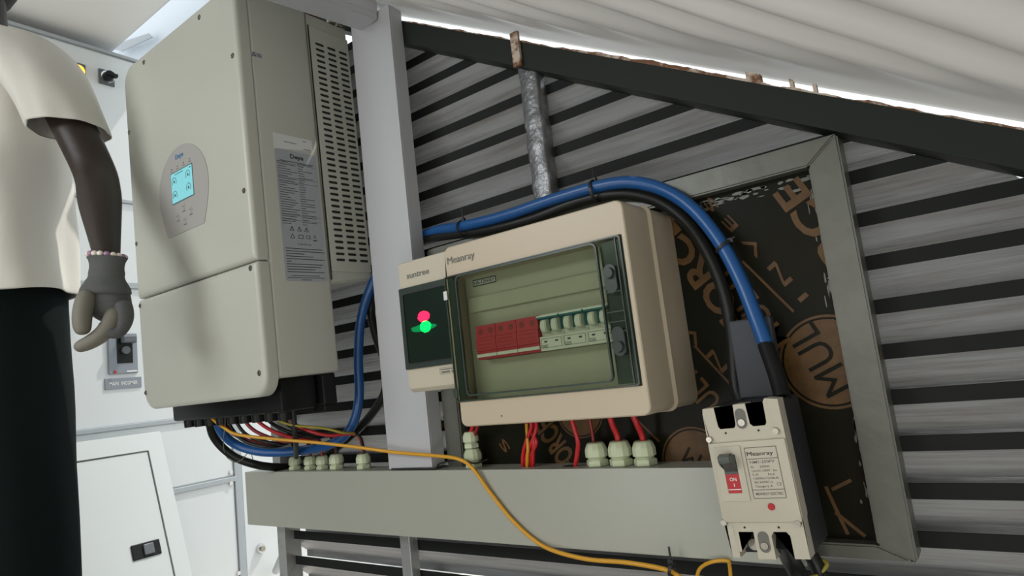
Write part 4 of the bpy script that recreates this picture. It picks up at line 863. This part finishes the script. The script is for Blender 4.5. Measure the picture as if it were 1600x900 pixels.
bm = B(); c0 = pp(-.045, .015, zs + .255); sphere(bm, c0, .098, (1, 1, 1.05)); bmesh.ops.bisect_plane(bm, geom=bm.verts[:] + bm.edges[:] + bm.faces[:], plane_co=c0 + PFd * .05 - Vector((0, 0, .01)), plane_no=(PFd * .8 - Vector((0, 0, .6))).normalized(), clear_outer=True); obj('hair', bm, M['hair'], pr, True, smooth=2.)
for s in (1, -1):
    bm = B(); sphere(bm, pp(s * .032 - .045, .112, zs + .235), .011); sphere(bm, pp(s * .032 - .045, .1215, zs + .235), .0045, mi=1); obj('eye', bm, [M['eye'], M['dark']], pr, True)
    bm = B(); sphere(bm, pp(s * .093 - .045, .01, zs + .205), .026, (.5, .8, 1.1)); obj('ear', bm, M['skin'], pr, True, smooth=2.)
bm = B(); sphere(bm, pp(-.045, .112, zs + .160), .022, (1, .6, .35)); obj('mouth', bm, M['dkred'], pr, True, smooth=2.)
# gloved hand, posed from the photograph: cuff, palm, curled fingers, pointing thumb
def skinmesh(name, verts, edges, rad, m, par, sub=2):
    me = bpy.data.meshes.new(name); iv = wmat(par).inverted(); me.from_pydata([iv @ Vector(v) for v in verts], edges, []); me.materials.append(m)
    o = bpy.data.objects.new(name, me); COL.objects.link(o); o.parent = par; k = o.modifiers.new('skin', 'SKIN'); k.use_smooth_shade = True; s = o.modifiers.new('sub', 'SUBSURF'); s.levels = s.render_levels = sub
    for i, r in enumerate(rad): me.skin_vertices[0].data[i].radius = r if isinstance(r, tuple) else (r, r)
    me.skin_vertices[0].data[0].use_root = True; WM[o.name] = wmat(par); return o
D0 = 1.06
bm = B(); w0 = deep(168, 403, D0); w2 = deep(166, 440, D0 - .005); dd = (w2 - w0).normalized(); a0 = dd.cross(fh).normalized(); b0 = dd.cross(a0)
rings = []
for tt, r in ((-.02, .0285), (0, .0315), (.05, .0300), (.2, .0265), (.5, .0255), (.65, .0280), (.8, .0262), (1., .030), (1.3, .038), (1.7, .043)):
    rings.append(ell(w0 + (w2 - w0) * tt, r * (1.0), r * .86, 28, .04, tt * 5, a0, b0))
loft(bm, rings); glv = obj('glove', bm, M['glove'], pr, True, smooth=2.); gs = glv.modifiers.new('s', 'SUBSURF'); gs.levels = gs.render_levels = 1
# back of hand and knuckles
bm = B(); rings = []
for px, py, dp_, hw, hd_ in ((166, 428, D0, 26, .024), (164, 446, D0 - .003, 32, .028), (166, 464, D0 - .006, 36, .030), (169, 482, D0 - .008, 36, .030), (175, 494, D0 - .006, 27, .024), (178, 505, D0 - .004, 15, .014)):
    rings.append(ell(deep(px, py, dp_), hw * 1.04 / FPX, hd_, 30, .07, py * .04, CX, CF))
loft(bm, rings); o = obj('glove_palm', bm, M['glove'], glv, True, smooth=2.); q = o.modifiers.new('s', 'SUBSURF'); q.levels = q.render_levels = 2
def finger(name, pts, rr, m):
    vs = [deep(*p_) for p_ in pts]; skinmesh(name, vs, [(i, i + 1) for i in range(len(vs) - 1)], rr, m, glv)
finger('glove_thumb', [(140, 452, D0 - .03), (130, 478, D0 - .045), (127, 505, D0 - .055), (131, 525, D0 - .055)], [.016, .0155, .0145, .0115], M['palm'])
finger('glove_finger', [(182, 480, D0 - .02), (176, 505, D0 - .035), (158, 525, D0 - .045), (136, 538, D0 - .050), (115, 545, D0 - .052)], [.016, .0155, .0135, .0120, .0095], M['palm'])
finger('glove_finger', [(191, 470, D0 - .015), (196, 500, D0 - .026), (187, 522, D0 - .034), (170, 520, D0 - .042), (160, 502, D0 - .040)], [.015, .0150, .0130, .0115, .0095], M['glove'])
finger('glove_finger', [(190, 478, D0 + .010), (194, 500, D0 + .012), (184, 516, D0 + .004), (168, 512, D0 - .010), (162, 498, D0 - .012)], [.014, .0140, .0120, .0105, .009], M['glove'])
finger('glove_finger', [(184, 474, D0 + .024), (189, 494, D0 + .028), (181, 508, D0 + .022), (168, 504, D0 + .010), (164, 494, D0 + .006)], [.013, .0125, .0110, .0095, .008], M['glove'])
# bead bracelet
br_ = bpy.data.objects.new('bracelet', None); COL.objects.link(br_); br_.parent = pr; WM[br_.name] = wmat(pr)
wc = deep(167, 400, D0 + .004)
for i in range(18):
    an = 2 * PI * i / 18; p_ = wc + a0 * (.0265 * math.cos(an)) + b0 * (.0245 * math.sin(an)) + Vector((0, 0, -.002 * math.cos(an)))
    bm = B(); sphere(bm, p_, .0048); obj('bead', bm, M['bead_w'] if i % 3 else M['bead_p'], br_, True, smooth=2.)
# other hand, gloved
h2 = pp(-sw - .02, .14, zs - .60); bm = B(); loft(bm, [ell(pp(-sw - .02, .12, zs - .52), .030, .030, 20), ell(pp(-sw - .02, .13, zs - .56), .028, .034, 20), ell(h2, .022, .044, 20), ell(pp(-sw - .02, .15, zs - .64), .018, .040, 20)]); g2 = obj('glove', bm, M['glove'], pr, True, smooth=2.)
for k in range(4):
    b_0 = pp(-sw - .02, .118 + k * .021, zs - .635); skinmesh('glove_finger', [b_0, b_0 + Vector((0, 0, -.032)), b_0 + PLf * .010 + Vector((0, 0, -.058 - .006 * (k in (1, 2)))), b_0 + PLf * .022 + Vector((0, 0, -.072))], [(0, 1), (1, 2), (2, 3)], [.011, .0105, .009, .0075], M['glove'], g2)
b_0 = pp(-sw - .01, .165, zs - .575); skinmesh('glove_thumb', [b_0, b_0 + PFd * .022 + Vector((0, 0, -.02)), b_0 + PFd * .026 + Vector((0, 0, -.048))], [(0, 1), (1, 2)], [.013, .0115, .009], M['glove'], g2)
